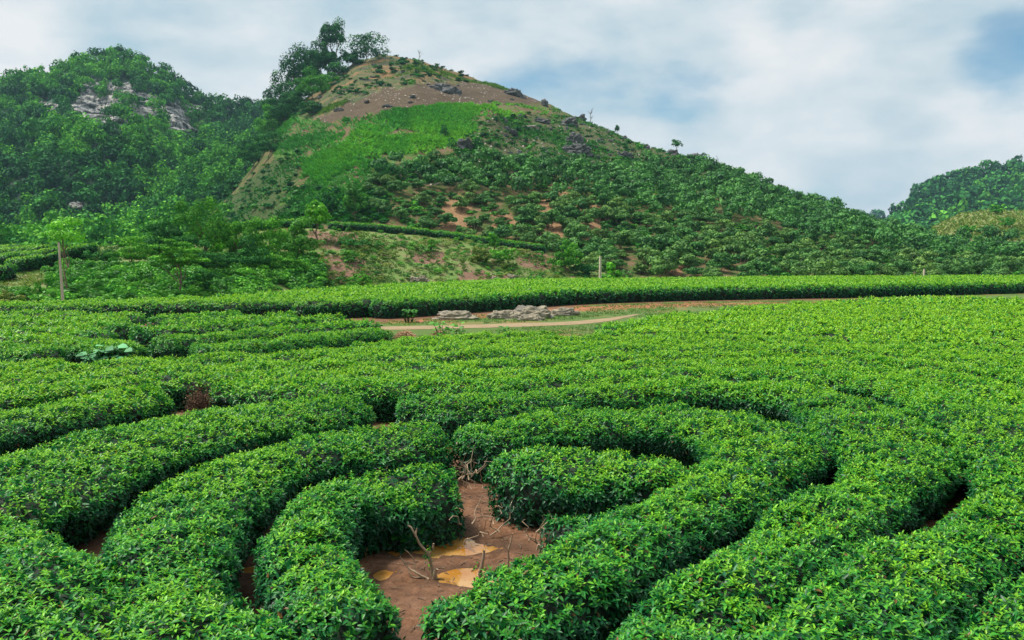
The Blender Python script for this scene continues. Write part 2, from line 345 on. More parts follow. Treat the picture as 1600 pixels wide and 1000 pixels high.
# columns: from, to (metres from the path where one stands), shoots per m2, leaves per shoot, detail, leaf length, width ratio
def hedge(label, pts, hw=.6, h=.7, group=None, gfun=G, age=0.0, dens=1.0, twigs=0, seed=None, name='tea_hedge', z0=None):
    seed = (zlib.crc32(label.encode()) % 97) / 7.0 if seed is None else seed
    cl = resample(pts, .12); cs = np.r_[0, np.cumsum(np.linalg.norm(np.diff(cl[:, :2], axis=0), axis=1))]; Lh = cs[-1]
    if cl.shape[1] > 2: hw = float(cl[:, 2].mean())
    sc = (hw / .6 + h / .7) / 2
    o0 = np.array([cl[len(cl) // 2, 0], cl[len(cl) // 2, 1], 0.0]); root = thing(name, label, 'tea hedge', o0, group)
    mb = MB()
    # inner body, near-black in place of the shade among the twigs
    dm = np.linalg.norm(cl[:, :2], axis=1).mean(); step = .12 if dm < 16 else .35
    nu = max(8, int(Lh / step)); uu = np.linspace(.005, Lh - .005, nu); sv = np.linspace(0, PERIM, 22)
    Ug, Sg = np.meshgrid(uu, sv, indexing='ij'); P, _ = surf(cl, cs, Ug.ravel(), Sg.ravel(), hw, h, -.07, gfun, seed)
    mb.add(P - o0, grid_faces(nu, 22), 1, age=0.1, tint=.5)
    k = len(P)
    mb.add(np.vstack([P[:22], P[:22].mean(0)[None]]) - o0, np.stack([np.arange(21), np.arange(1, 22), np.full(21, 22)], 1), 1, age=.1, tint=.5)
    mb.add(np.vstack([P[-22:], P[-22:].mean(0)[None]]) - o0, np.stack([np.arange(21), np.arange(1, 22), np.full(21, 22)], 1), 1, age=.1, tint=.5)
    r = np.random.default_rng(int(seed * 1000) + 5)
    for (d0, d1, den, K, lod, LL, wr) in LODS:
        n = r.poisson(den * dens * Lh * PERIM * sc * 1.25)
        u = r.uniform(0, Lh, n); sv = r.uniform(.02, PERIM - .02, n)
        cc = np.stack([np.interp(u, cs, cl[:, 0]), np.interp(u, cs, cl[:, 1])], 1); d = np.hypot(cc[:, 0], cc[:, 1])
        ok = (d >= d0) & (d < d1) & (np.abs(cc[:, 0]) < cc[:, 1] * .80 + 4.5); u = u[ok]; sv = sv[ok]
        if len(u) == 0: continue
        TV = .5 if LL < .056 else .38 if LL < .07 else .26
        for layer in (0, 1):
            off = -.015 if layer == 0 else .0
            uu_, ss_ = (u, sv)
            if layer == 0: rep = 3 if LL < .1 else 2; uu_ = np.repeat(u, rep) + r.uniform(-.1, .1, len(u) * rep); ss_ = np.clip(np.repeat(sv, rep) + r.uniform(-.1, .1, len(u) * rep), .01, PERIM - .01); uu_ = np.clip(uu_, 0, Lh)
            P, nr = surf(cl, cs, uu_, ss_, hw, h, off, gfun, seed)
            P = P + nr * (r.uniform(-.05, .012, len(P)) * (1 + .5 * (LL > .1)))[:, None] - o0
            if layer == 0:     # broad old leaves lying deeper, side shade also put into their tone
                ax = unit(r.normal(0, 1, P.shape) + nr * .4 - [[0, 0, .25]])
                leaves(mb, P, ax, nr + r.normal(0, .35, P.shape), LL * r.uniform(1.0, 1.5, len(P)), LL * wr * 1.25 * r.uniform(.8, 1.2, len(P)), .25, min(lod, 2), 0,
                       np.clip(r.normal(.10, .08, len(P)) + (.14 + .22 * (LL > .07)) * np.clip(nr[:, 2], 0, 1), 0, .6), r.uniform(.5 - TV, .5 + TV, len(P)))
            else:
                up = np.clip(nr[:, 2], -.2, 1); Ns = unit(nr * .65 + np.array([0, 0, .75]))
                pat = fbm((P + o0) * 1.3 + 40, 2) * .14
                shoot_age_shade = np.clip(.20 - .11 * (LL < .056) - .04 * (LL < .06) + .03 * (LL > .07) + .50 * up + age + pat + r.normal(0, .07, len(P)), .05, .97)  # young tips on top; side shade painted in by pushing sideways leaves darker
                t1 = unit(np.cross(Ns, [[.3, .9, .1]])); t2 = np.cross(Ns, t1); a0 = r.uniform(0, 6.28, len(P))
                for j in range(K):
                    fj = j / max(1, K - 1); a = a0 + j * 2.4 + r.normal(0, .3, len(P)); el = .05 + .95 * fj ** 1.6 + r.normal(0, .15, len(P))
                    ax = np.cos(el)[:, None] * (np.cos(a)[:, None] * t1 + np.sin(a)[:, None] * t2) + np.sin(el)[:, None] * Ns
                    s = LL * (1.12 - .52 * fj) * r.uniform(.75, 1.2, len(P))
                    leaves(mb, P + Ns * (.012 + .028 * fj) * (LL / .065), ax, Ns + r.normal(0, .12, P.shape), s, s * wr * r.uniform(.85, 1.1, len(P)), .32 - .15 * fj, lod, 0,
                           np.clip(shoot_age_shade - .08 + .22 * fj + r.normal(0, .05, len(P)), 0, 1), np.where(r.random(len(P)) < .012, 1.0, r.uniform(.5 - TV, .5 + TV, len(P)) * .97))
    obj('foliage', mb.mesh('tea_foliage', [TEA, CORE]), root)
    if dm < 17 and Lh > .5:
        n = int(Lh * 1.1) + 1
        def piece(nm, p, ra, k=6): tb = MB(); add_tube(tb, p, ra, k); obj(nm, tb.mesh(nm, [BARKP]), root)
        for i in range(n):
            u = r.uniform(.1, Lh - .1); c = np.array([np.interp(u, cs, cl[:, 0]), np.interp(u, cs, cl[:, 1])]); c = c + r.normal(0, .12, 2)
            g = float(gfun(c[0], c[1])); top = np.array([c[0] + r.normal(0, .2), c[1] + r.normal(0, .2), g + h * r.uniform(.55, .8)])
            piece('stem', crooked((c[0], c[1], g - .02), top, 5, .25, int(r.integers(1e6))) - o0, np.linspace(.022, .008, 5))
        for (tx, ty, spread, cnt) in (twigs or []):
            for i in range(cnt):
                p0 = np.array([tx + r.normal(0, spread * .4), ty + r.normal(0, spread * .4), r.uniform(.0, .3)]); p0[2] += float(gfun(p0[0], p0[1]))
                p1 = p0 + np.array([r.normal(0, .16), r.normal(-.06, .14), r.uniform(.15, .45)])
                piece('twig', crooked(p0, p1, 6, .3, int(r.integers(1e6))) - o0, np.linspace(.009, .003, 6), 5)
    return root
GH = 'tea hedges curving round the muddy clearing'
def sc4(p, k=1.04): return [(a * k, b * k) for a, b in p]
L1 = [(-.56, 8.85, .60), (-1.25, 8.8, .66), (-1.84, 8.25, .52), (-1.84, 7.3, .43), (-1.62, 6.5, .41), (-1.32, 5.85, .42), (-1.0, 5.3, .42)]
L2 = [(-.80, 11.15, .76), (-2.2, 10.85, .80), (-2.98, 9.8, .62), (-3.15, 8.6, .64), (-3.1, 7.6, .60), (-2.85, 6.6, .56), (-2.45, 5.8, .48), (-1.85, 5.1, .52), (-1.2, 4.6, .55), (-.55, 4.3, .5), (-.1, 4.0, .5)]
L3 = sc4([(-2.25, 13.0), (-3.2, 12.6), (-4.15, 11.8), (-4.7, 10.7), (-5.05, 9.6), (-5.1, 8.35), (-5.5, 7.2), (-6.3, 6.2)])
L4 = sc4([(-6.1, 7.3), (-5.1, 6.9), (-4.15, 6.25), (-3.3, 5.4), (-2.6, 4.7), (-1.9, 3.9)])
L5 = sc4([(-6.0, 14.1), (-6.65, 13.0), (-7.2, 11.9), (-7.8, 10.8), (-8.5, 9.6)])
R1 = [(-.14, 9.2, .60), (.5, 9.5, .78), (1.2, 9.5, .78), (1.6, 9.1, .6), (1.75, 8.8, .5)]
R1S = [(.28, 7.95), (.62, 7.9), (.98, 8.1), (1.3, 8.35)]
R2 = [(-.72, 11.0, .55), (.6, 12.0, .64), (2.0, 12.6, .86), (3.05, 12.2, 1.02), (3.4, 11.1, .97), (2.9, 9.85, .66), (2.15, 8.6, .57), (1.42, 7.65, .50), (.95, 6.95, .48), (.48, 6.3, .48), (0.0, 5.75, .50), (-.45, 5.3, .50)]
R3 = [(-1.9, 13.5, .80), (-.5, 13.75, .74), (1.0, 14.5, .68), (2.6, 15.2, .68), (4.2, 15.2, .66), (5.25, 14.3, .78), (5.4, 13.0, .96), (5.2, 11.5, .95), (4.8, 10.2, .80), (4.1, 9.05, .52), (3.22, 7.95, .50), (2.45, 7.05, .48), (1.82, 6.22, .47), (1.2, 5.35, .47), (.75, 4.6, .45)]
R4 = sc4([(-5.3, 15.0), (-4.0, 14.6), (-2.3, 14.85), (-.6, 15.1), (1.0, 15.75), (2.6, 16.4), (4.3, 16.7), (5.8, 16.4), (6.8, 15.5), (7.15, 14.1), (7.0, 12.5), (6.7, 11.0), (6.1, 9.6), (5.3, 8.2), (4.2, 7.1), (3.0, 6.1), (2.2, 5.2), (1.6, 4.4)]); R4 = [(a, b, .92 if 9 < b < 14.5 and a > 0 else .74 if b > 9.5 else .50 + .22 * max(0, (b - 7.5) / 2)) for a, b in R4]
R5 = sc4([(7.15, 8.7), (6.4, 7.75), (5.6, 6.85), (4.4, 5.9), (3.3, 4.95), (2.5, 4.0)])
hedge('innermost left tea hedge hooking round the muddy clearing with the stumps', L1, 0.53, .64, GH, twigs=[(-.45, 8.5, .15, 4)])
hedge('horseshoe tea hedge wrapped round the innermost left hedge, orange puddle at its inner foot', L2, 0.64, .64, GH, twigs=[(-.55, 10.3, .2, 7)])
hedge('broad tea hedge sweeping to the left edge just below the dead brown shrub', L3, 1.10, .66, GH)
hedge('tea hedge filling the bottom left corner of the picture', L4, .82, .64, GH)
hedge('left tea hedge ending at the dead brown shrub', L5, .74, .64, GH, age=.05)
hedge('short rounded tea hedge right of the mud passage, behind the stumps', R1, 0.61, .64, GH, twigs=[(-.2, 8.7, .12, 4)])
hedge('low scruffy sparse tea hedge with bare twigs on the right side of the clearing', R1S, .30, .46, GH, dens=.6, age=-.1, twigs=[(.2, 7.8, .2, 5), (.6, 7.9, .25, 5)])
hedge('tea hedge looping from the mud passage to the right and back to the stumps', R2, 0.66, .64, GH, twigs=[(-.6, 10.3, .2, 6)])
hedge('long tea hedge outside the loop right of the clearing, bare stems at its foot', R3, 0.64, .64, GH, twigs=[(2.25, 5.9, .25, 14)])
hedge('tea hedge arching from the dead brown shrub round to the lower right', R4, .74, .64, GH, age=.02)
hedge('tea hedge filling the bottom right corner with yellowish tips', R5, .54, .64, GH, age=.10)
# the wide field: further arcs outside the heart
B0 = resample([(-13, 4.8), (-11.2, 7.2), (-9.7, 9.4), (-8.3, 11.6), (-6.9, 13.6), (-5.0, 14.7), (-2.3, 14.9)], .25); B0 = resample(sc4([(-13, 4.8), (-11.2, 7.2), (-9.7, 9.4), (-8.3, 11.6), (-6.9, 13.6), (-5.0, 14.7), (-2.3, 14.9)]) + [p[:2] for p in R4[3:15]], .25)
FIELD = [(-30, 16), (-14.3, 19.2), (-8.5, 19.3), (-6.2, 20.3), (-3.3, 23.9), (-1.2, 25.0), (2.4, 25.6), (4.2, 29), (7.2, 33.8), (9.6, 37.6), (13, 41), (20, 45.5), (32, 51), (48, 58), (60, 40), (30, 3), (3, 3), (-10, 3)]
ORD = ['first', 'second', 'third', 'fourth', 'fifth', 'sixth', 'seventh', 'eighth', 'ninth', 'tenth', 'eleventh', 'twelfth', 'thirteenth', 'fourteenth', 'fifteenth', 'sixteenth', 'seventeenth', 'eighteenth', 'nineteenth', 'twentieth', 'twenty-first', 'twenty-second', 'twenty-third', 'twenty-fourth']
def offset_rows(base, dists, clip, minlen=1.5):
    T = unit(np.gradient(base, axis=0)); Nr = np.stack([-T[:, 1], T[:, 0]], 1); out = []
    for dd in dists:
        Q = base + Nr * dd
        keep = np.array([np.min(np.hypot(*(base - q).T)) > dd * .985 for q in Q]); Q = Q[keep]
        if len(Q) < 3: out.append([]); continue
        Q = resample(Q, .3); Q = Q + np.stack([fbm(np.c_[Q * .12, np.full(len(Q), dd)], 2), fbm(np.c_[Q * .12, np.full(len(Q), dd + 9)], 2)], 1) * .35
        for _ in range(3): Q[1:-1] = (Q[:-2] + Q[2:] + 2 * Q[1:-1]) / 4
        ok = inpoly(Q[:, 0], Q[:, 1], clip) & ~((dd > 0) & (dd < 1.6) & (Q[:, 0] > 2) & (Q[:, 1] < 9.2) & (clip is FIELD)) & (np.abs(Q[:, 0]) < Q[:, 1] * .80 + 4)
        segs = []; cur = []
        for q, k in zip(Q, ok):
            if k: cur.append(q)
            else:
                if len(cur) * .3 > minlen: segs.append(np.array(cur))
                cur = []
        if len(cur) * .3 > minlen: segs.append(np.array(cur))
        out.append(segs)
    return out
rows = offset_rows(B0, [1.42 * (k + 1) for k in range(24)], FIELD)
for k, segs in enumerate(rows):
    for j, sg in enumerate(sorted(segs, key=lambda s: -len(s))):
        side = '' if len(segs) == 1 else (', its longer stretch' if j == 0 else (', its shorter stretch' if j == 1 else ', a short stub'))
        hedge('%s tea row of the bright field counted outward from the clearing hedges%s' % (ORD[k], side), sg[::3] if len(sg) > 9 else sg, .60, .62 + .02 * (k % 3), 'rows of the wide bright tea field', age=.13 + .012 * min(k, 8))
hedge('short dark-ended tea row jutting beside the grass path at the edge of the bright field', [(3.0, 26.8), (4.6, 29.4), (6.0, 32), (7.4, 34.6)], .5, .66, 'rows of the wide bright tea field', age=.05)
# rounded rows left of the path
GM = 'tea rows with rounded ends left of the dirt path'
for lab, p in (('nearest of the rounded rows, its tip touching the straw heap by the path', [(-7.9, 20.3), (-6.5, 21.6), (-5.1, 23.6), (-3.8, 25.2)]),
               ('second rounded row from the front, tip left of the dirt path', [(-9.5, 21.9), (-7.6, 24.3), (-6, 26.4), (-4.7, 28.3)]),
               ('third rounded row from the front, left of the dirt path', [(-11.4, 24.9), (-10, 26.3), (-8.6, 28), (-6.3, 30.7)]),
               ('fourth rounded row from the front, left of the dirt path', [(-11.5, 27.3), (-9.8, 29.4), (-8.3, 31.6)]),
               ('farthest and shortest of the rounded rows left of the dirt path', [(-12.9, 29.6), (-11.8, 30.9), (-10.6, 32.5)])):
    hedge('tea hedge, ' + lab, p, .60, .80, GM, age=.0)
GL = 'tea rows entering from the left edge in the middle distance'
for lab, p in (('fifth and farthest', [(-24, 33.4), (-18, 33.2), (-14.2, 31.8)]), ('fourth', [(-22, 31.2), (-17, 31.0), (-13.8, 29.7)]),
               ('third', [(-21, 29.2), (-16, 28.6), (-12.7, 27.4)]), ('second', [(-19.5, 26.8), (-15, 26.0), (-12.0, 24.6)]),
               ('middle', [(-17.8, 24.5), (-14.5, 23.6), (-11.5, 22.3), (-9.6, 20.9)]), ('nearest', [(-17, 22.2), (-13.5, 21.2), (-11.3, 20.3)])):
    hedge('tea hedge, %s of the rows slanting in from the left edge' % lab, p, .66, .72, GL, age=.03)
# long rows beyond the path
HB = resample([(-34, 26), (-26, 29.5), (-19, 32.0), (-13, 34.0), (-9.0, 36.0), (-5.2, 38.6), (-2.3, 41.8), (.3, 45.0), (4.5, 50.2), (10, 53.8), (18, 56.4), (28, 60), (42, 66), (62, 75)], .4)
HREG = [(-40, 24), (-13.5, 33), (-7.4, 36.6), (-1.2, 42.5), (0, 43.5), (5, 48), (12, 52.5), (30, 58), (64, 72), (80, 92), (20, 86), (4, 80), (-6, 68), (-10.6, 58), (-15.4, 44.5), (-20, 40), (-36, 38)]
starts = [-.9, -6.7, -10.4, -36, -36, -36]
rows = offset_rows(HB, [0.0] + [1.72 * k for k in range(1, 14)], HREG, 3)
for k, segs in enumerate(rows):
    for j, sg in enumerate(sorted(segs, key=lambda s: -len(s))[:2]):
        sg = sg[sg[:, 0] > starts[min(k, 5)]]
        if len(sg) < 12: continue
        hedge('%s long tea row behind the grass path and boulders, counted from the path%s' % (ORD[k], '' if j == 0 else ', separate stretch'), sg[::4], .74, .86 if sg[:, 0].mean() > 5 else .80, 'long tea rows behind the grass path', age=-.02 + .05 * min(k, 2))
#@@PART2
# ------------------------------------------------------------------ hills: real slopes at their own distance
class Hill:
    # cols: (bearing column, ridge line, ridge distance, foot distance, foot height)
    def __init__(s, cols, nu=400, nv=180, pw=1.0, amp=(1.5, .4), freq=(.03, .2), dep_noise=0.06, back=60, seed=0.0, stepf=None):
        c = np.array(cols, float); px = np.linspace(c[0, 0], c[-1, 0], nu)
        ip = lambda k: np.interp(px, c[:, 0], c[:, k])
        def sm(a):
            for _ in range(3): a = np.r_[a[0], (a[:-2] + 2 * a[1:-1] + a[2:]) / 4, a[-1]]
            return a
        Rp = at_depth(px, sm(ip(1)), sm(ip(2))); fd = sm(ip(3)); Bp = np.stack([(px - 800) / F * fd, fd, ip(4)], 1)
        v = np.linspace(0, 1, nv)[None, :, None]
        v2 = v + dep_noise * np.sin(v * math.pi) * fbm(np.stack([px[:, None] * .012 + 0 * v[..., 0], v[..., 0] * 2.5 + 0 * px[:, None], seed + 0 * px[:, None] + 0 * v[..., 0]], -1), 2)[..., None]
        P = Bp[:, None] * (1 - v) + Rp[:, None] * v
        zz = Bp[:, None, 2] + (Rp[:, None, 2] - Bp[:, None, 2]) * (v2[..., 0] ** pw)
        P[..., 2] = zz
        if stepf: stepf(P, px, v[..., 0])
        wnd = np.clip(np.minimum(v[..., 0] * 6, 1), 0, 1)
        P[..., 2] += wnd * (fbm(P * freq[0] + seed, 4) * amp[0] * np.clip((1 - v[..., 0]) * 5, .25, 1) + fbm(P * freq[1] + seed, 3) * amp[1])
        # far side
        nb = 24; vb = np.linspace(0, 1, nb + 1)[1:][None, :, None]; out = unit(Rp * [1, 1, 0])[:, None]
        Bk = P[:, -1:, :] + out * back * vb; Bk[..., 2] = P[:, -1:, 2] - (P[:, -1:, 2] + 4) * vb[..., 0] ** 1.6
        s.P = P; s.nu, s.nv = nu, nv; s.all = np.concatenate([P, Bk], 1); s.px, s.py = proj(P)
        mn = np.minimum.accumulate(s.py, axis=1); s.vis = s.py <= mn + .8
        s.apx, s.apy = proj(s.all)
    def build(s, name, mat, kind='structure', **masks):
        mb = MB(); mb.add(s.all, grid_faces(s.nu, s.all.shape[1]), 0, **{k: v.ravel() for k, v in masks.items()})
        return obj(name, mb.mesh(name, [mat], True), kind=kind)
    def hit(s, px, py):
        d = (s.px - px) ** 2 + (s.py - py) ** 2 + np.where(s.vis, 0, 1e5); return s.P.reshape(-1, 3)[np.argmin(d)]
    def scatter(s, n, inside, mind, seed=0, jit=.5, weight=None):
        r = np.random.default_rng(seed); ok = s.vis & inside(s.px, s.py)
        ok[-1, :] = False; ok[:, -1] = False; I = np.flatnonzero(ok.ravel())
        if len(I) == 0: return np.zeros((0, 3)), np.zeros((0, 2))
        a = np.abs(np.gradient(s.py, axis=1) * np.gradient(s.px, axis=0)).ravel()[I] + 1e-6
        if weight is not None: a = a * weight.ravel()[I]
        cand = r.choice(I, size=min(len(I) * 3, n * 8), p=a / a.sum()); nv = s.nv
        Pf = s.P.reshape(-1, 3); f = r.random((len(cand), 2)); P = Pf[cand] + (Pf[cand + 1] - Pf[cand]) * f[:, :1] + (Pf[cand + nv] - Pf[cand]) * f[:, 1:]
        if mind <= 0: P = P[:n]
        else:
            cell = {}; keep = []
            for i, p in enumerate(P):
                k = (int(p[0] // mind), int(p[1] // mind), int(p[2] // mind)); bad = False
                for dx in (-1, 0, 1):
                    for dy in (-1, 0, 1):
                        for dz in (-1, 0, 1):
                            for qq in cell.get((k[0] + dx, k[1] + dy, k[2] + dz), ()):
                                if np.sum((P[qq] - p) ** 2) < mind * mind: bad = True; break
                            if bad: break
                        if bad: break
                    if bad: break
                if not bad:
                    cell.setdefault(k, []).append(i); keep.append(i)
                    if len(keep) >= n: break
            P = P[keep]
        x, y = proj(P); return P, np.stack([x, y], 1)
def jag(px, py, amp, fr=.08, sd=0.0):
    q = np.stack([px * fr, py * fr * 1.6, 0 * px + sd], -1); return px + amp * fbm(q, 3), py + amp * .6 * fbm(q + 31.7, 3)
def zone(px, py, poly, amp=8, sd=0.0):
    x, y = jag(px, py, amp, .06, sd); return inpoly(x, y, poly)

# --- main hill
MH = Hill([(230, 400, 200, 130, -1), (300, 362, 210, 118, -1), (345, 322, 225, 112, -1), (390, 268, 245, 110, -1), (428, 212, 262, 110, -1), (470, 160, 280, 110, -1), (520, 118, 292, 110, -1), (560, 94, 298, 110, -1), (600, 85, 300, 110, -1),
           (650, 92, 300, 110, -1), (700, 108, 300, 110, -1), (760, 128, 296, 108, -1), (850, 160, 290, 106, -1), (900, 181, 284, 105, -1), (1000, 226, 268, 102, -1), (1100, 256, 250, 100, -1),
           (1200, 297, 232, 98, -1), (1300, 333, 214, 96, -1), (1400, 366, 200, 95, -1), (1480, 388, 185, 94, -1), (1560, 402, 170, 93, -1), (1750, 408, 160, 92, -1)],
          nu=620, nv=300, pw=.92, amp=(2.2, .7), freq=(.035, .22), seed=2.2, back=90)
maizeP = [(425, 205), (461, 184), (500, 199), (536, 190), (605, 173), (680, 167), (716, 162), (745, 166), (850, 165), (862, 180), (745, 184), (742, 212), (707, 236), (680, 257), (625, 257), (600, 262), (572, 277), (548, 292), (515, 300), (480, 290), (470, 262), (455, 240), (432, 232)]
soilP = [(494, 182), (560, 152), (590, 140), (635, 131), (680, 125), (740, 128), (800, 135), (860, 156), (800, 168), (716, 162), (605, 174), (536, 190), (509, 202)]
topP = [(430, 215), (470, 165), (520, 118), (560, 90), (600, 80), (700, 100), (850, 155), (740, 129), (680, 126), (635, 132), (590, 141), (494, 183), (461, 187)]
brownP = [(340, 330), (395, 275), (440, 238), (472, 242), (468, 280), (430, 310), (380, 345)]
sparseP = [(742, 184), (900, 180), (1100, 250), (1130, 262), (1000, 285), (860, 268), (760, 290), (600, 290), (625, 258), (680, 258), (707, 237)]
lowleftP = [(320, 350), (400, 320), (470, 290), (515, 300), (570, 290), (600, 300), (600, 350), (500, 350), (340, 365)]
tanP = [[(828, 302), (892, 300), (885, 330), (880, 378), (850, 372), (840, 340)], [(672, 340), (720, 300), (740, 312), (722, 365), (690, 366)], [(880, 300), (945, 330), (935, 375), (902, 378), (905, 340)], [(770, 335), (800, 332), (805, 372), (770, 372)], [(1040, 390), (1075, 395), (1070, 432), (1035, 425)], [(1490, 380), (1560, 388), (1560, 400), (1500, 398)]]
def mk(h, polys, amp=8, sd=0.0):
    r = np.zeros(h.apx.shape, bool)
    for p in polys: r |= zone(h.apx, h.apy, p, amp, sd)
    return r.astype(float)
ms_ = dict(maize=mk(MH, [maizeP], 20, 1), soil=mk(MH, [soilP], 20, 2), top=mk(MH, [topP], 14, 3), brown=mk(MH, [brownP, lowleftP], 10, 4), sparse=mk(MH, [sparseP], 22, 5), tan=mk(MH, tanP, 12, 6), flank=mk(MH, [[(415, 215), (450, 178), (500, 190), (520, 200), (480, 240), (430, 250)], [(500, 262), (600, 270), (560, 300), (480, 330), (440, 320)]], 12, 8))
m, t, b, o = newmat('hill_ground')
na = noise(t, .12, 6, .65); nb_ = noise(t, .7, 6, .7); nc = noise(t, 2.4, 5, .75)
col = ramp(t, nb_, [(.3, (.045, .085, .022)), (.48, (.08, .12, .03)), (.56, (.18, .12, .065)), (.7, (.22, .15, .085))])
col = mix(t, attr(t, 'sparse'), col, ramp(t, nc, [(.30, (.06, .045, .035)), (.44, (.15, .10, .065)), (.52, (.06, .11, .035)), (.62, (.10, .15, .05)), (.72, (.17, .13, .09))]))
col = mix(t, attr(t, 'brown'), col, ramp(t, nc, [(.3, (.03, .055, .02)), (.46, (.075, .075, .035)), (.54, (.04, .11, .025)), (.62, (.09, .12, .035)), (.74, (.15, .10, .06))]))
soilc = ramp(t, nc, [(.3, (.05, .030, .022)), (.46, (.12, .075, .055)), (.53, (.09, .085, .045)), (.62, (.18, .115, .085)), (.74, (.27, .21, .16))])
col = mix(t, attr(t, 'soil'), col, soilc)
topc = ramp(t, na, [(.38, (.27, .15, .065)), (.46, (.17, .13, .06)), (.53, (.075, .115, .035)), (.60, (.085, .075, .05)), (.7, (.05, .05, .04))])
topc = mix(t, ramp(t, nc, [(.45, (0, 0, 0)), (.7, (.8, .8, .8))]), topc, (.13, .115, .09))
col = mix(t, attr(t, 'top'), col, topc)
FL = MH.P; col = mix(t, attr(t, 'flank'), col, ramp(t, nc, [(.35, (.06, .10, .03)), (.5, (.08, .19, .03)), (.7, (.17, .19, .06))])); col = mix(t, attr(t, 'maize'), col, ramp(t, na, [(.42, (.17, .105, .07)), (.56, (.12, .14, .045)), (.7, (.06, .18, .03))]))
col = mix(t, attr(t, 'tan'), col, ramp(t, nc, [(.3, (.20, .105, .055)), (.7, (.40, .25, .13))]))
t.links.new(col, b.inputs['Base Color']); b.inputs['Roughness'].default_value = .95; b.inputs['Specular IOR Level'].default_value = .1
bump(t, b, nc, .8, .5)
MH.build('hill', m, **ms_)

# --- leaf templates -------------------------------------------------------------------
def crown_pts(seed, n, rx, ry, rz, zc, nl, lr=(.34, .5), flat=1.0, low=.25):
    r = np.random.default_rng(seed); C_ = []; 
    for i in range(nl):
        d = unit(r.normal(0, 1, 3)); q = r.uniform(.35, .78) if nl < 20 else r.uniform(.25, .86) ** .8; d = d * q
        if d[2] < -.35: d[2] *= .5
        C_.append([d[0] * rx, d[1] * ry, zc + d[2] * rz, r.uniform(*lr)])
    C_ = np.array(C_); k = r.integers(0, nl, n); d = unit(r.normal(0, 1, (n, 3))); d[:, 2] = np.where(d[:, 2] < -.3, -d[:, 2] * r.random(n), d[:, 2])
    rad = C_[k, 3] * r.uniform(.72, 1.08, n); sc = np.array([rx, ry, rz * flat])
    P = C_[k, :3] + d * rad[:, None] * sc; dd = ((P[:, None] - C_[None, :, :3]) / sc / C_[None, :, 3:4]); inside = (np.linalg.norm(dd, axis=2) < .62).sum(1) > 0
    keep = ~inside | (r.random(n) < .15); tint = r.random(nl)
    P = P[keep]; d = d[keep]; k = k[keep]; return P, unit(d / sc), tint[k] * .55 + .45 * r.random(len(P)), C_
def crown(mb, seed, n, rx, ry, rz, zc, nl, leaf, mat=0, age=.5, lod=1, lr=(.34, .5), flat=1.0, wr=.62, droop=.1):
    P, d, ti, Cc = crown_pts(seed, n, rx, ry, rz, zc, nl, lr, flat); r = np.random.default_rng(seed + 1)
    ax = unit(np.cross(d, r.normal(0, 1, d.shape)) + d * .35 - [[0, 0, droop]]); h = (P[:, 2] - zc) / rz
    ag = np.clip(age + .24 * d[:, 2] + r.normal(0, .13, len(P)) + (ti - .5) * .3, 0, 1)  # young tips plus painted top light: upward leaves brighter, lower ones darker
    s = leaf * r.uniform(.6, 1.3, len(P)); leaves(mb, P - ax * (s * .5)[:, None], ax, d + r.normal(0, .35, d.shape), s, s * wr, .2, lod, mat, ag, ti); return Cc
def trunk(tb, base, top, r0, r1, Cc=None, nb=5, seed=0, mat=0, bend=.12):
    r = np.random.default_rng(seed); pts = crooked(base, top, 7, bend, seed); add_tube(tb, pts, np.linspace(r0, r1, 7), 7, mat)
    if Cc is not None:
        for i in range(min(nb, len(Cc))):
            k = r.integers(2, 6); add_tube(tb, crooked(pts[k], Cc[i, :3], 5, .15, seed + i), np.linspace(r1 * 1.1, r1 * .25, 5), 5, mat)
def make_tree(kind, seed, H, W, base=.35, n=900, leaf=.5, nl=9, lr=(.34, .5), flat=1.0, tr=.03, droop=.1, age=.5, nbr=5, bare=False, bark=BARK):
    """crown and trunk meshes of one tree, H high, W wide, foot at the origin"""
    mc = MB(); zc = H * (1 + base) / 2; rz = H * (1 - base) / 2 * 1.05
    if base < .2: zc = H * .44; rz = H * .56
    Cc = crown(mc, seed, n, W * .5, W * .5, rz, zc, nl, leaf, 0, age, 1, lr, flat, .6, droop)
    tb = MB(); trunk(tb, (0, 0, -.3), (np.random.default_rng(seed).normal(0, .04) * W, 0, zc - rz * .1), H * tr, H * tr * .45, Cc, nbr, seed)
    return mc.mesh('crown', [kind]), tb.mesh('trunk', [bark])
def place_tree(name, label, cat, meshes, P, rz=0.0, sc=(1, 1, 1), group=None, parts=('crown', 'trunk')):
    r = thing(name, label, cat, P, group); r.rotation_euler = (0, 0, rz); r.scale = sc
    for nm, me in zip(parts, meshes): obj(nm, me, r)
    return r
def merged(T, P, rot, sc, src_age=None):
    """many copies of a small leaf template as arrays"""
    V0, F0, a0, t0 = T; n = len(P); c, s_ = np.cos(rot)[:, None], np.sin(rot)[:, None]
    X_ = V0[None, :, 0] * c - V0[None, :, 1] * s_; Y_ = V0[None, :, 0] * s_ + V0[None, :, 1] * c; Z_ = np.broadcast_to(V0[None, :, 2], X_.shape)
    V = np.stack([X_, Y_, Z_], -1) * sc[:, None, :] + P[:, None, :]
    Fm = (F0[None] + (np.arange(n) * len(V0))[:, None, None]).reshape(-1, F0.shape[1])
    r = np.random.default_rng(n); sh = r.uniform(-.5, .5, n)
    return V.reshape(-1, 3), Fm, np.clip(a0[None] + sh[:, None] * .35, 0, 1).ravel(), np.clip(t0[None] + sh[:, None] * .5, 0, 1).ravel()
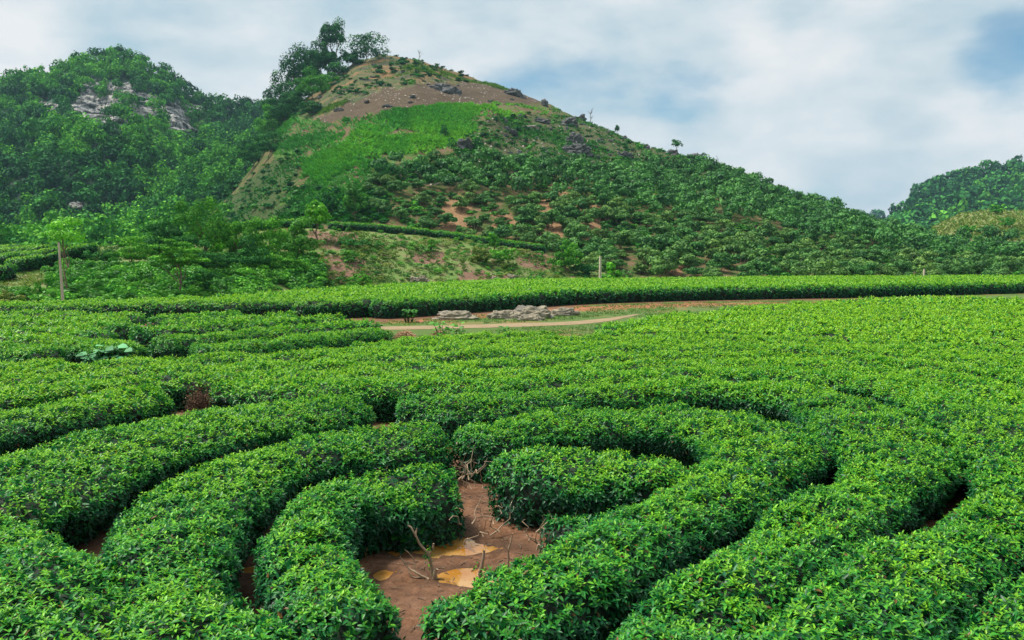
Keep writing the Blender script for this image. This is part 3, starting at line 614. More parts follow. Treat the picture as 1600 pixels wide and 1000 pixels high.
def template(seed, n, leaf, W=1.0, H=1.0, nl=6, zc=.5, rz=.5, lr=(.38, .58), age=.5, wr=.75):
    mb = MB(); crown(mb, seed, n, W * .5, W * .5, rz, zc, nl, leaf, 0, age, 1, lr, 1, wr)
    return np.concatenate(mb.V), np.concatenate([f for f, _ in mb.F]), np.concatenate(mb.A['age']), np.concatenate(mb.A['tint'])
def wood(name, mats, temps, P, size, hr=(.8, 1.3), kind='stuff', label=None, cat=None, matidx=None, seed=0):
    """a wood that reads as one mass"""
    r = np.random.default_rng(seed); mb = MB(); ti = r.integers(0, len(temps), len(P)); size = np.broadcast_to(size, (len(P),))
    mi = r.integers(0, len(mats), len(P)) if matidx is None else matidx
    for a in range(len(temps)):
        for b_ in range(len(mats)):
            q = np.flatnonzero((ti == a) & (mi == b_))
            if len(q) == 0: continue
            s3 = np.stack([size[q] * r.uniform(.85, 1.2, len(q)), size[q] * r.uniform(.85, 1.2, len(q)), size[q] * r.uniform(hr[0], hr[1], len(q))], 1)
            V, Fm, ag, tn = merged(temps[a], P[q], r.uniform(0, 6.28, len(q)), s3); mb.add(V, Fm, b_, age=ag, tint=tn)
    return obj(name, mb.mesh(name, mats), kind=kind, label=label, cat=cat)

# --- forested spur between the hills, left karst mountain, far right mountain, right knoll, far tree line
SP = Hill([(-80, 420, 170, 120, -1), (20, 402, 200, 125, -1), (120, 385, 240, 130, -1), (200, 350, 290, 140, -1), (260, 300, 330, 150, -1), (330, 250, 360, 160, -1), (400, 212, 380, 170, -1), (450, 170, 390, 175, -1), (520, 165, 395, 180, -1)],
          nu=200, nv=110, amp=(5, 1.5), freq=(.03, .1), seed=5.1, back=80)
KM = Hill([(-140, 165, 440, 230, -1), (0, 140, 440, 235, -1), (50, 128, 440, 235, -1), (100, 112, 442, 238, -1), (150, 96, 446, 240, -1), (200, 93, 450, 240, -1), (250, 118, 455, 245, -1), (300, 148, 462, 250, -1), (350, 168, 470, 260, -1),
           (400, 172, 485, 270, -1), (460, 176, 500, 300, -1), (560, 200, 520, 320, -1)], nu=420, nv=240, amp=(10, 3), freq=(.022, .09), dep_noise=.10, seed=9.4, back=150)
cliffP = [[(86, 182), (122, 150), (128, 132), (208, 128), (220, 160), (214, 194), (150, 190), (110, 186)], [(211, 146), (264, 156), (264, 186), (213, 188)], [(255, 156), (322, 168), (325, 208), (268, 204)], [(60, 160), (92, 165), (90, 182), (66, 178)], [(104, 316), (130, 314), (130, 328), (106, 330)]]
def rockmask(h, gap=.0, amp=10):
    r = np.zeros(h.apx.shape, bool)
    for i, p in enumerate(cliffP): r |= zone(h.apx, h.apy, p, amp, 3.3 + i)
    return r
rk = rockmask(KM)
nrm_out = -unit(KM.all * [1, 1, 0]); Q = np.stack([KM.all[..., 0] * .16, KM.all[..., 1] * .16, KM.all[..., 2] * .42], -1)
blk = np.round(fbm(Q, 3) * 5) / 5 * 5 + fbm(Q * 3, 3) * 1.6
rkf = rk.astype(float)
for _ in range(2): rkf[1:-1, 1:-1] = (rkf[1:-1, 1:-1] * 2 + rkf[:-2, 1:-1] + rkf[2:, 1:-1] + rkf[1:-1, :-2] + rkf[1:-1, 2:]) / 6
KM.all = KM.all + nrm_out * (rkf * (blk + 3.0))[..., None]
m, t, b, o = newmat('karst_slope'); g = N(t, 'ShaderNodeNewGeometry'); mpn = N(t, 'ShaderNodeMapping'); mpn.inputs['Scale'].default_value = (.10, .10, .42); t.links.new(g.outputs['Position'], mpn.inputs[0])
r1 = noise(t, 1.6, 7, .72, mpn.outputs[0], .5); mpn2 = N(t, 'ShaderNodeMapping'); mpn2.inputs['Scale'].default_value = (.45, .45, .07); t.links.new(g.outputs['Position'], mpn2.inputs[0]); r2 = noise(t, 1.5, 6, .7, mpn2.outputs[0])
rc = ramp(t, r1, [(.38, (.03, .04, .045)), (.44, (.25, .25, .24)), (.53, (.42, .41, .38)), (.64, (.46, .38, .31)), (.72, (.15, .15, .15))])
rc = mix(t, ramp(t, r2, [(.47, (0, 0, 0)), (.56, (.9, .9, .9))]), rc, (.05, .06, .065))
gc = ramp(t, noise(t, .3, 5), [(.3, (.008, .035, .018)), (.7, (.02, .08, .03))])
t.links.new(mix(t, attr(t, 'rock'), gc, rc), b.inputs['Base Color']); b.inputs['Roughness'].default_value = .9; bump(t, b, r1, 1, 1.0)
KM.build('mountain', m, rock=rk.astype(float))
FOREST_G = plainmat('forest_floor', (.008, .035, .018), (.02, .085, .03), .3, .95)
SP.build('hill', FOREST_G)
RM = Hill([(1340, 400, 640, 480, -2), (1385, 365, 660, 480, -2), (1410, 348, 690, 480, -2), (1425, 325, 700, 480, -2), (1450, 305, 710, 480, -2), (1490, 282, 720, 480, -2), (1530, 272, 730, 480, -2), (1600, 270, 740, 480, -2), (1780, 262, 760, 480, -2)],
          nu=160, nv=80, amp=(8, 2), freq=(.02, .08), seed=1.7, back=200)
RM.build('mountain', FOREST_G)
FT = Hill([(1250, 385, 1300, 1000, -3), (1330, 352, 1300, 1000, -3), (1390, 348, 1300, 1000, -3), (1440, 352, 1300, 1000, -3), (1520, 350, 1300, 1000, -3)], nu=60, nv=20, amp=(3, 1), seed=4, back=200)
FT.build('hill', FOREST_G)
RK = Hill([(1370, 412, 190, 120, -1), (1430, 378, 215, 122, -1), (1455, 356, 222, 124, -1), (1500, 334, 230, 124, -1), (1545, 327, 235, 124, -1), (1600, 330, 238, 124, -1), (1680, 345, 240, 124, -1), (1780, 350, 240, 124, -1)],
          nu=160, nv=110, amp=(1.2, .4), freq=(.05, .2), seed=6.6, back=60)
m, t, b, o = newmat('knoll_grass'); na = noise(t, .18, 5); nc = noise(t, 1.5, 5, .7)
c1 = ramp(t, nc, [(.35, (.10, .17, .04)), (.6, (.24, .23, .08)), (.75, (.34, .26, .12))]); c2 = ramp(t, na, [(.4, (.04, .10, .025)), (.6, (.20, .12, .07))])
t.links.new(mix(t, attr(t, 'grassy'), c2, c1), b.inputs['Base Color']); b.inputs['Roughness'].default_value = .95
grassyP = [(1435, 372), (1450, 350), (1500, 322), (1550, 314), (1720, 322), (1720, 385), (1560, 378), (1500, 374), (1450, 384)]
RK.build('hill', m, grassy=mk(RK, [grassyP], 6))

TD = [template(100 + i, 400, .115, age=.45, nl=9) for i in range(4)]
TS = [template(120 + i, 170, .19, age=.5, nl=8) for i in range(3)]
band = lambda h: (lambda x, y: np.ones(x.shape, bool))
def not_rock(x, y):
    r = np.zeros(x.shape, bool)
    for i, p in enumerate(cliffP): r |= zone(x, y, p, 10, 3.3 + i) | zone(x, y - 9, p, 10, 3.3 + i) | zone(x, y - 16, p, 10, 3.3 + i) | zone(x, y - 22, p, 10, 3.3 + i)
    rr_ = vnoise(np.stack([x * .09, y * .12, 0 * x + 8.8], -1)) > .62
    return (~r | rr_) & (x > -20)
P, q = KM.scatter(3600, not_rock, 4.4, 11)
P[:, 2] -= 1.6
big = fbm(P * .018 + 3, 2); r_ = np.random.default_rng(3); size = 6.4 + 3.2 * r_.random(len(P)) + 1.6 * (big > .1)
mi = np.where(fbm(P * .02 + 11, 2) + r_.normal(0, .22, len(P)) - .10 + .25 * ((q[:, 1] > 175) & (q[:, 0] < 330) & (q[:, 1] < 260)) > .12, 1, 0)
wood('far_wood', [TREE_DARK, TREE_MID], TD, P, size, matidx=mi, seed=1, label=None)
P, q = SP.scatter(1500, lambda x, y: (x > -30) & (x < 460), 3.4, 12)
P[:, 2] -= .6
mi = np.where(fbm(P * .03 + 5, 2) + r_.normal(0, .15, len(P)) > -.12, 1, 0)
wood('wooded_slope', [TREE_DARK, TREE_MID], TD, P, 5.2 + 2.4 * r_.random(len(P)), matidx=mi, seed=2)
P, q = RM.scatter(900, lambda x, y: x > 1360, 8.5, 13); P[:, 2] -= 2
wood('far_wood', [TREE_DARK, TREE_MID], TS, P, 12.5 + 5 * r_.random(len(P)), matidx=(r_.random(len(P)) < .2).astype(int), seed=3)
P, q = FT.scatter(160, band(FT), 16, 14); wood('far_wood', [TREE_DARK], TS, P, 18 + 8 * r_.random(len(P)), seed=4)

# --- maize and other crops on the main hill
mzs = fbm(MH.P * .05 + 7, 3) + .35
P, q = MH.scatter(11500, lambda x, y: zone(x, y, maizeP, 16, 1), 0, 21, weight=np.clip(mzs * 2.4 - .22 + .5 * fbm(MH.P * .2 + 3, 2), .01, 1) * (.25 + .75 * (np.sin(MH.P[..., 0] * 3.3) > -.3))); r_ = np.random.default_rng(5)
def tufts(name, P, mat, hgt, k, wid, seed, agef=.5, kind='stuff', spread=.6, lean=.55):
    r = np.random.default_rng(seed); mb = MB()
    for j in range(k):
        a = r.uniform(0, 6.28, len(P)); ax = np.stack([np.cos(a) * lean, np.sin(a) * lean, np.ones(len(P))], 1) * r.uniform(.8, 1.2, (len(P), 1))
        hh = hgt * r.uniform(.6, 1.25, len(P)); leaves(mb, P + np.stack([np.cos(a), np.sin(a), 0 * a], 1) * .1 * spread, ax, np.stack([-np.cos(a), -np.sin(a), 0 * a + .6], 1), hh, hh * wid, .35, 1, 0,
            np.clip((agef if np.ndim(agef) == 0 else agef) + r.normal(0, .16, len(P)), 0, 1), r.random(len(P)))
    return obj(name, mb.mesh(name, [mat]), kind=kind)
ag = .45 + .55 * fbm(P * .035 + 2, 2) + .25 * (q[:, 0] > 640); tufts('maize_crop', P, MAIZE, 1.0, 4, .24, 1, np.clip(ag, .05, .95))
P, q = MH.scatter(6000, lambda x, y: zone(x, y, sparseP, 12, 5), 0, 22, weight=np.clip(fbm(MH.P * .06 + 1, 3) * 2 + .35, .03, 1)); tufts('young_crop', P, HERB, .65, 3, .34, 2, .3)
P, q = MH.scatter(4200, lambda x, y: zone(x, y, brownP, 10, 4) | zone(x, y, lowleftP, 10, 4), 0, 23, weight=np.clip(fbm(MH.P * .09 + 1, 3) + .35, .03, 1)); tufts('young_crop', P, HERB, .6, 3, .36, 3, .2)
P, q = MH.scatter(2600, lambda x, y: zone(x, y, topP, 6, 3), 0, 24, weight=np.clip(fbm(MH.P * .06 + 15, 3) * 2 + .05, .01, 1)); tufts('hill_grass', P, GRASS, .6, 3, .35, 4, .45)
P, q = MH.scatter(2600, lambda x, y: zone(x, y, [(415, 215), (450, 178), (500, 190), (520, 200), (480, 240), (430, 250)], 10, 8) | zone(x, y, [(500, 262), (600, 270), (560, 300), (480, 330), (440, 320)], 10, 8), 0, 27); tufts('hill_grass', P, MAIZE, .6, 3, .3, 17, .4)
# pale stones littering the ploughed soil
def chips(name, P, size, mat, seed):
    r = np.random.default_rng(seed); mb = MB(); base = np.array([[-1, -1, 0], [1, -1, 0], [1, 1, 0], [-1, 1, 0], [0, 0, 1.0]]); f = np.array([[0, 1, 4], [1, 2, 4], [2, 3, 4], [3, 0, 4]])
    n = len(P); V = base[None] * (size * r.uniform(.4, 1.5, (n, 1, 1)) * r.uniform(.5, 1.1, (n, 5, 3))) + P[:, None]
    mb.add(V.reshape(-1, 3), (f[None] + (np.arange(n) * 5)[:, None, None]).reshape(-1, 3)); return obj(name, mb.mesh(name, [mat]), kind='stuff')
STONE = plainmat('pale_stone', (.22, .19, .16), (.40, .35, .30), 1.5, .9)
P, q = MH.scatter(420, lambda x, y: zone(x, y, soilP, 8, 2), 0, 25, weight=np.clip(fbm(MH.P * .08 + 25, 3) + .3, .02, 1)); chips('loose_stones', P, .22, STONE, 1)
P, q = MH.scatter(420, lambda x, y: zone(x, y, sparseP, 8, 2), 0, 26); chips('loose_stones', P, .26, STONE, 2)

P, q = MH.scatter(150, lambda x, y: zone(x, y, topP, 5, 3) & (fbm(np.stack([x * .03, y * .05, 0 * x + 2], -1), 2) > -.05), 1.5, 64)
SC = [template(180 + i, 160, .2, age=.4, zc=.35, rz=.35) for i in range(3)]
wood('scrub', [TREE_DARK, HERB], SC, P - [0, 0, .2], 1.3 + 1.3 * np.random.default_rng(5).random(len(P)), (.5, .8), matidx=(np.random.default_rng(6).random(len(P)) < .25).astype(int), seed=12)
P, q = MH.scatter(520, lambda x, y: zone(x, y, sparseP, 12, 5) | zone(x, y, brownP, 10, 4) | zone(x, y, lowleftP, 10, 4), 1.5, 65)
wood('scrub', [TREE_DARK, HERB], SC, P - [0, 0, .2], 1.0 + 1.3 * np.random.default_rng(5).random(len(P)), (.5, .9), matidx=(np.random.default_rng(6).random(len(P)) < .5).astype(int), seed=13)
P, q = MH.scatter(1500, lambda x, y: zone(x, y, [(560, 290), (620, 262), (760, 268), (860, 262), (1000, 285), (1110, 262), (1300, 332), (1480, 386), (1620, 400), (1620, 440), (940, 440), (860, 392), (680, 370), (590, 340)], 10, 7) & ~(zone(x, y, tanP[0], 10, 6) | zone(x, y, tanP[1], 10, 6) | zone(x, y, tanP[2], 10, 6)), .8, 66, weight=np.clip(fbm(MH.P * .07 + 9, 3) * 2 + .5, .02, 1))
wood('undergrowth', [HERB, TREE_MID], SC, P - [0, 0, .2], .8 + 1.2 * np.random.default_rng(5).random(len(P)), (.45, .8), seed=14)
# --- rocks
def rock_mesh(seed, sx, sy, sz, n=30, rough=.3, mat=None, strata=0.0):
    a = np.linspace(0, 2 * math.pi, n * 2, endpoint=False); e = np.linspace(-.35, math.pi / 2, n); A_, E_ = np.meshgrid(a, e, indexing='ij')
    D = np.stack([np.cos(A_) * np.cos(E_), np.sin(A_) * np.cos(E_), np.sin(E_)], -1)
    k = 1 + rough * fbm(D * 1.6 + seed * 3.7, 4) + rough * .9 * np.round(fbm(D * [2.6, 2.6, 5.5] + seed, 2) * 5) / 5 + rough * .35 * fbm(D * 9 + seed, 2)
    if strata: k = k + strata * np.round(np.sin(E_ * 9 + D[..., 0] * 2 + seed) * 1.5) / 1.5
    V = np.sign(D) * np.abs(D) ** .8 * k[..., None] * [sx, sy, sz]; mb = MB(); mb.add(V, np.vstack([grid_faces(n * 2, n), np.stack([np.full(n - 1, (2 * n - 1) * n) + np.arange(n - 1), np.arange(n - 1), np.arange(1, n), np.full(n - 1, (2 * n - 1) * n) + np.arange(1, n)], 1)]))
    return mb.mesh('rock', [mat or ROCKD])
def rock(name, label, P, sx, sy, sz, seed, mat=None, group=None, rz=0.0, strata=0.0, rough=.55):
    o = obj(name, rock_mesh(seed, sx, sy, sz, rough=rough, mat=mat, strata=strata), None, label, 'rock', group, None, P); o.rotation_euler = (0, 0, rz); return o
def rock_px(label, h, px, py, wpx, hpx, seed, group=None, mat=None, name='limestone_rock'):
    P = h.hit(px, py); s = P[1] / F; rock(name, label, P - [0, 0, .12 * hpx * s], wpx * s / 2, wpx * s / 2.6, hpx * s, seed, mat, group, .3 * seed)
GR = 'dark limestone outcrops on the big hill'
for i, (lab, px, py, wp, hp) in enumerate([
    ('large dark rock lying in the bare brown soil below the hilltop', 694, 143, 40, 13), ('dark broken rock in the soil near the right skyline', 805, 150, 26, 9), ('dark rock at the left end of the bare soil band, under a bush', 498, 172, 20, 10),
    ('dark rock wall with bushes beside it below the bright maize', 728, 232, 30, 15), ('grey rock among bushes at the foot of the maize', 625, 272, 26, 13), ('dark jagged rock in the sparse field, nearest the small tan slab', 800, 210, 20, 7),
    ('grey crag at the middle of the right upper slope, the widest there', 888, 197, 30, 13), ('grey crag below the widest one on the right upper slope', 898, 222, 24, 13), ('dark notched crag lowest of the right upper slope, above the round dark tree', 906, 238, 34, 13),
    ('dark flat rock in the thin crops above the tan slab', 845, 191, 28, 6), ('small dark boulder in the thin crops left of the round dark tree', 812, 243, 12, 6), ('dark rock with green cap right of the round dark tree', 976, 246, 24, 10),
    ('dark block on the right skyline beside the bare tree', 914, 181, 10, 7), ('rock knob on the skyline where bare soil meets the crops', 852, 166, 12, 9), ('pale flat rock below the small skyline tree', 1060, 262, 18, 5),
    ('dark rock shelf under the small leafy skyline tree', 1052, 236, 22, 8), ('dark rock on the right skyline past the small leafy tree', 1085, 243, 22, 8), ('low grey rock far down the right skyline', 1140, 270, 20, 6), ('grey rock on the skyline between the two small trees', 1005, 231, 16, 6)]):
    rock_px(lab, MH, px, py, wp, hp, i + 1.3, GR)
P, q = MH.scatter(46, lambda x, y: zone(x, y, sparseP, 10, 5) & (x > 780), 3.2, 31)
for i, p in enumerate(P): rock('limestone_rock', 'small grey limestone rock in the thin crops of the right upper slope', p - [0, 0, .2], .5 + .5 * random.random(), .6, .35 + .5 * random.random(), 40 + i, None, 'small grey rocks in the thin crops', i * .7)
P, q = MH.scatter(26, lambda x, y: zone(x, y, topP, 4, 3) | zone(x, y, soilP, 4, 3), 4, 32)
for i, p in enumerate(P): rock('limestone_rock', 'small grey rock on the bare upper part of the big hill', p - [0, 0, .2], .6 + .7 * random.random(), .6, .3 + .4 * random.random(), 90 + i, None, 'small rocks near the hilltop', i * .7)
rock('stone_slab', 'tan sunlit-looking stone slab in the sparse field below the bare soil', MH.hit(826, 200), 1.9, 1.2, .8, 5.5, STONE)

# --- orchard of round bushes on the lower right of the main hill and on the right knoll
orchP = [(600, 262), (660, 255), (700, 268), (770, 262), (860, 262), (920, 268), (990, 280), (1010, 262), (1100, 262), (1200, 296), (1300, 330), (1400, 362), (1480, 384), (1620, 400), (1620, 440), (940, 440), (860, 392), (680, 372), (600, 345), (560, 330), (575, 290)]
dens_ = np.where(MH.px > 980, 1.0, .75)
def in_orch(x, y):
    r = zone(x, y, orchP, 8, 7)
    for p in tanP[:4]: r &= ~(zone(x, y, p, 12, 6) & (vnoise(np.stack([x * .07, y * .07, 0 * x], -1)) < .3))
    return r
P1, q1 = MH.scatter(760, in_orch, 2.75, 41, weight=dens_)
P2, q2 = RK.scatter(150, lambda x, y: (x < 1640) & ~zone(x, y, grassyP, 5, 0.0), 3.9, 42)
P = np.vstack([P1, P2]); q = np.vstack([q1, q2]); onk = np.r_[np.zeros(len(P1)), np.ones(len(P2))]
order = np.argsort(P[:, 1]); P = P[order]; q = q[order]; onk = onk[order]
otm = []
for i in range(7):
    mc = MB(); Cc = crown(mc, 300 + i, 1300, 1.0, 1.0, .60, .62, 11, .19, 0, .5, 1, (.32, .5), 1, .6)
    for k in range(3): add_tube(mc, crooked((0, 0, -.3), Cc[k, :3], 5, .15, 300 + i + k), np.linspace(.06, .02, 5), 5, 1, age=.5, tint=.5)
    otm.append(mc.mesh('orchard_tree', [ORCH, BARKP]))
r_ = np.random.default_rng(8)
for i in range(min(300, len(P))):
    x, y = q[i]; s = (.9 + 1.35 * r_.random()) * (.9 if x < 800 else 1.0) * (1.12 if P[i][1] < 125 else 1)
    if onk[i]: lab, gp = 'dark green round bush on the low knoll at the right edge', 'round bushes on the right knoll'
    elif x < 800: lab, gp = 'grey green orchard tree on reddish soil, left part of the big slope', 'orchard trees, left part of the slope'
    elif x < 960: lab, gp = 'round orchard tree around the tan bare patches in the middle of the slope', 'orchard trees around the tan patches'
    elif x < 1200: lab, gp = 'leafy orchard tree on the lower slope right of the concrete post', 'orchard trees right of the concrete post'
    else: lab, gp = 'dense orchard tree on the lower slope towards the right end', 'orchard trees towards the right end'
    o = obj('orchard_tree', otm[i % 7], None, lab, 'tree', gp, None, P[i] - [0, 0, .15]); o.rotation_euler = (0, 0, r_.uniform(0, 6.28)); o.scale = (s, s, s * r_.uniform(.9, 1.25))
if len(P) > 300:
    TO = [template(140 + i, 330, .125, age=.5, zc=.42, rz=.34, nl=9) for i in range(4)]
    wood('orchard', [ORCH], TO, P[300:] - [0, 0, .2], 2.7 + 2.0 * r_.random(len(P) - 300), (1.0, 1.35), seed=6)

# --- knoll in the middle distance
KN = Hill([(-120, 402, 95, 40, -.3), (0, 398, 92, 41, -.3), (60, 393, 88, 42, -.3), (130, 388, 84, 43, -.3), (200, 382, 82, 44, -.3), (300, 372, 84, 48, -.3), (400, 362, 88, 56, -.3), (480, 358, 90, 64, -.3), (560, 361, 92, 70, -.3), (660, 369, 95, 75, -.3), (750, 380, 97, 80, -.3),
           (830, 393, 98, 84, -.3), (880, 404, 98, 87, -.3), (930, 422, 97, 89, -.3), (990, 436, 96, 90, -.3)], nu=420, nv=120, pw=.85, amp=(.5, .22), freq=(.12, .5), seed=3.3, back=14)
redP = [[(505, 400), (570, 402), (575, 432), (520, 445), (500, 425)], [(808, 398), (870, 396), (875, 420), (812, 420)], [(470, 362), (560, 366), (580, 385), (500, 390), (480, 380)], [(640, 395), (690, 392), (700, 410), (650, 410)], [(730, 425), (800, 430), (790, 440), (720, 440)]]
m, t, b, o = newmat('slope_turf'); na = noise(t, .55, 6, .65); nc = noise(t, 3.5, 6, .75)
c1 = ramp(t, nc, [(.3, (.05, .12, .018)), (.5, (.11, .20, .03)), (.68, (.20, .23, .055))]); c1 = mix(t, ramp(t, na, [(.47, (0, 0, 0)), (.62, (.85, .85, .85))]), c1, (.21, .15, .075))
c2 = ramp(t, nc, [(.3, (.11, .06, .035)), (.7, (.28, .15, .09))]); t.links.new(mix(t, attr(t, 'bare'), c1, c2), b.inputs['Base Color']); b.inputs['Roughness'].default_value = .95; bump(t, b, nc, .8, .1)
KN.build('hill', m, bare=mk(KN, redP, 14, 2))
def kn(px, py): return KN.hit(px, py)
P, q = KN.scatter(15000, lambda x, y: (x > -20) & (x < 990), 0, 51, weight=np.clip(fbm(KN.P * .35 + 4, 3) + .3, .03, 1)); tufts('slope_grass', P, GRASS, .24, 3, .3, 7, np.clip(.35 + fbm(P * .3, 2), 0, 1))
GS = Hill  # (name kept short below)
# low leafy weeds covering the slope foot
def weedzone(x, y): return zone(x, y, [(60, 420), (230, 425), (300, 400), (480, 395), (510, 430), (500, 470), (260, 490), (60, 490), (0, 485), (0, 470), (90, 465)], 14, 8)
P, q = KN.scatter(1150, weedzone, .35, 52, weight=np.clip(fbm(KN.P * .3 + 9, 3) * 2.4 + .35, .01, 1)); TW = [template(160 + i, 170, .17, age=.55) for i in range(3)]
wood('weeds', [HERB, TREE_MID], TW, P - [0, 0, .1], .55 + .8 * np.random.default_rng(2).random(len(P)), (.55, .95), matidx=(np.random.default_rng(4).random(len(P)) < .3).astype(int), seed=9)
P, q = KN.scatter(420, lambda x, y: (x > 480) & (x < 980), .9, 53, weight=np.clip(fbm(KN.P * .2 + 29, 3) + .15, .02, 1)); wood('weeds', [HERB, GRASS], TW, P - [0, 0, .08], .45 + .6 * np.random.default_rng(2).random(len(P)), (.5, .8), seed=10)
# shrubs and trees on and round the knoll: px, foot py, width px, height px, material, label
def veg(label, px, py, wp, hp, kind, seed, h=KN, name='shrub', cat='shrub', base=.02, n=None, leafpx=4.2, nl=24, group=None, tr=.03, lr=(.20, .34), age=.5, P=None, flat=1.0, nbr=5, bark=None):
    P = h.hit(px, py) if P is None else P; s = P[1] / F; W = wp * s; H = hp * s; n = n or int(np.clip(wp * hp * .95, 220, 6500))
    me = make_tree(kind, seed, H, W, base, n, leafpx * s, nl, lr, flat, tr, .1, age, nbr, bark=bark or BARK)
    return place_tree(name, label, cat, me, P - [0, 0, .05], group=group)
for i, a in enumerate([
    ('tall bushy tree topping the thicket on the left knoll, olive green crown', 322, 408, 84, 102, TREE_MID, 'tree', .12), ('round dark shrub left in the thicket, below its tallest tree', 262, 408, 76, 66, TREE_DARK, 'shrub', .0),
    ('dark shrub deep in the thicket under the tallest tree', 300, 424, 70, 52, TREE_DARK, 'shrub', .0), ('dark shrub deep in the right half of the thicket', 388, 426, 70, 50, TREE_DARK, 'shrub', .0), ('low spreading shrub at the left end of the thicket', 205, 415, 84, 40, TREE_MID, 'shrub', .0), ('shrub between the tallest thicket tree and the right half', 372, 412, 62, 62, TREE_MID, 'shrub', .0),
    ('broad green shrub in the right half of the thicket', 410, 414, 84, 74, TREE_MID, 'shrub', .0), ('bright green leafy shrub at the right end of the thicket', 458, 408, 62, 62, HERB, 'shrub', .0),
    ('dark shrub at the thicket foot, below the right half', 440, 428, 80, 34, TREE_MID, 'shrub', .0), ('dark low shrub at the thicket foot, below the tallest tree', 330, 425, 90, 36, TREE_DARK, 'shrub', .0),
    ('olive shrub on the left slope of the thicket, reddish tips', 240, 398, 60, 34, TREE_MID, 'shrub', .0), ('small shrub at the far left tip of the thicket', 160, 416, 50, 28, TREE_DARK, 'shrub', .0),
    ('yellowish spindly shrub standing out in front of the thicket', 338, 412, 26, 40, TREE_BRIGHT, 'shrub', .2), ('slim feathery tree with thin bare double stem in front of the thicket', 284, 470, 74, 88, TREE_MID, 'tree', .42),
    ('dark round shrub right of the slim double-stemmed tree', 314, 466, 52, 46, TREE_DARK, 'shrub', .0), ('bright yellow green tree on the knoll edge at the right of the thicket', 497, 376, 50, 62, TREE_BRIGHT, 'tree', .22),
    ('tall bright green tree behind the terrace hedge', 555, 358, 40, 66, HERB, 'tree', .0), ('dark slim tree behind the yellow green tree', 515, 352, 28, 40, TREE_DARK, 'tree', .1),
    ('dark shrub below the knoll edge in the bare soil', 548, 388, 52, 20, TREE_DARK, 'shrub', .0), ('bright green weed bush on the open slope', 545, 408, 38, 20, HERB, 'shrub', .0),
    ('green shrub at the slope foot beside the red bare soil', 562, 450, 42, 26, TREE_MID, 'shrub', .0), ('small dark pointed bush on the middle of the open slope', 676, 392, 18, 22, TREE_MID, 'shrub', .0),
    ('olive grassy shrub on the right part of the open slope', 752, 412, 44, 32, GRASS, 'shrub', .0), ('dark green spreading shrub beside the olive grassy shrub', 786, 412, 50, 28, TREE_MID, 'shrub', .0),
    ('small green tree rising behind the olive grassy shrub', 772, 392, 26, 34, TREE_MID, 'tree', .1), ('large dark green shrub at the right end of the knoll', 884, 424, 60, 52, TREE_MID, 'shrub', .0),
    ('dark shrub just left of the middle concrete post', 912, 436, 44, 32, TREE_DARK, 'shrub', .0), ('yellow green bush just right of the middle concrete post', 952, 440, 36, 34, TREE_BRIGHT, 'shrub', .0),
    ('low weedy bush at the slope foot above the boulders', 836, 444, 44, 14, HERB, 'shrub', .0), ('low green bush at the foot of the left slope beside the tall post', 160, 478, 44, 24, HERB, 'shrub', .0),
    ('bright bush on the left slope just right of the tall post', 112, 448, 32, 18, HERB, 'shrub', .0), ('small dark bush on the left slope, left of the tall post', 62, 464, 20, 22, TREE_MID, 'shrub', .0),
    ('grassy bush at the left edge beyond the tea rows', 10, 478, 44, 24, GRASS, 'shrub', .0)]):
    lab, px, py, wp, hp, kd, cat, bs = a
    if px < 480: wp, hp = wp * 1.15, hp * 1.15
    if 'bright green tree behind' in lab or 'dark slim tree behind' in lab: veg(lab, px, py - 14, wp, hp, kd, 500 + i, MH, 'tree', cat, bs)
    elif 'concrete post' in lab: veg(lab, px, py, wp, hp, kd, 500 + i, None, 'shrub', cat, bs, P=np.array([(px - 800) / F * 93, 93, -.1]))
    else: veg(lab, px, py, wp, hp, kd, 500 + i, KN, 'tree' if cat == 'tree' else 'shrub', cat, bs, tr=.018 if 'slim' in lab else .03, flat=.6 if 'slim' in lab else 1.0, leafpx=3.4 if kd in (TREE_MID, TREE_DARK) else 4.0, age=.62)
# umbrella tree behind the tall post
Pp = np.array([(100 - 800) / F * 48, 48, 0.0]); s = 48 / F
me = make_tree(TREE_BRIGHT, 77, 5.2, 3.3, .62, 1700, .15, 14, (.30, .46), .9, .010, .3, .6, 8); place_tree('umbrella_tree', 'light yellow green umbrella-shaped tree right behind the tall concrete post', 'tree', me, Pp + [-.15, .6, 0])
# posts
def post(label, x, y, w_, h_, z0=-.3):
    mb = MB(); a = np.array([[-1, -1], [1, -1], [1, 1], [-1, 1]]); prof_ = []
    for z, k in ((z0, 1), (h_ - .04, .62), (h_, .5)):
        c = .16; ring = []
        for i in range(4):
            p, q_ = a[i], a[(i + 1) % 4]; pr = a[i - 1]; ring += [p + (pr - p) * c / 2, p + (q_ - p) * c / 2]
        prof_.append(np.c_[np.array(ring) * w_ / 2 * k, np.full(8, z)])
    V = np.vstack(prof_); mb.add(V, grid_faces(3, 8, True)); mb.F.append((np.arange(16, 24)[None], np.zeros(1, np.int32)))
    o = obj('concrete_post', mb.mesh('concrete_post', [CONC]), None, label, 'post', 'concrete posts', None, (x, y, 0)); o.rotation_euler = (0, 0, .3)
    return o
post('tall concrete post at the left in front of the umbrella-shaped tree', (98 - 800) / F * 44, 44, .14, 3.72).rotation_euler = (0, R(-1.6), .3)
post('short pale concrete post at the knoll end, behind the long tea rows', (937.5 - 800) / F * 88, 88, .27, 3.0)
post('tiny concrete post at the foot of the slope near the right edge', (1443 - 800) / F * 90, 90, .22, 1.6)
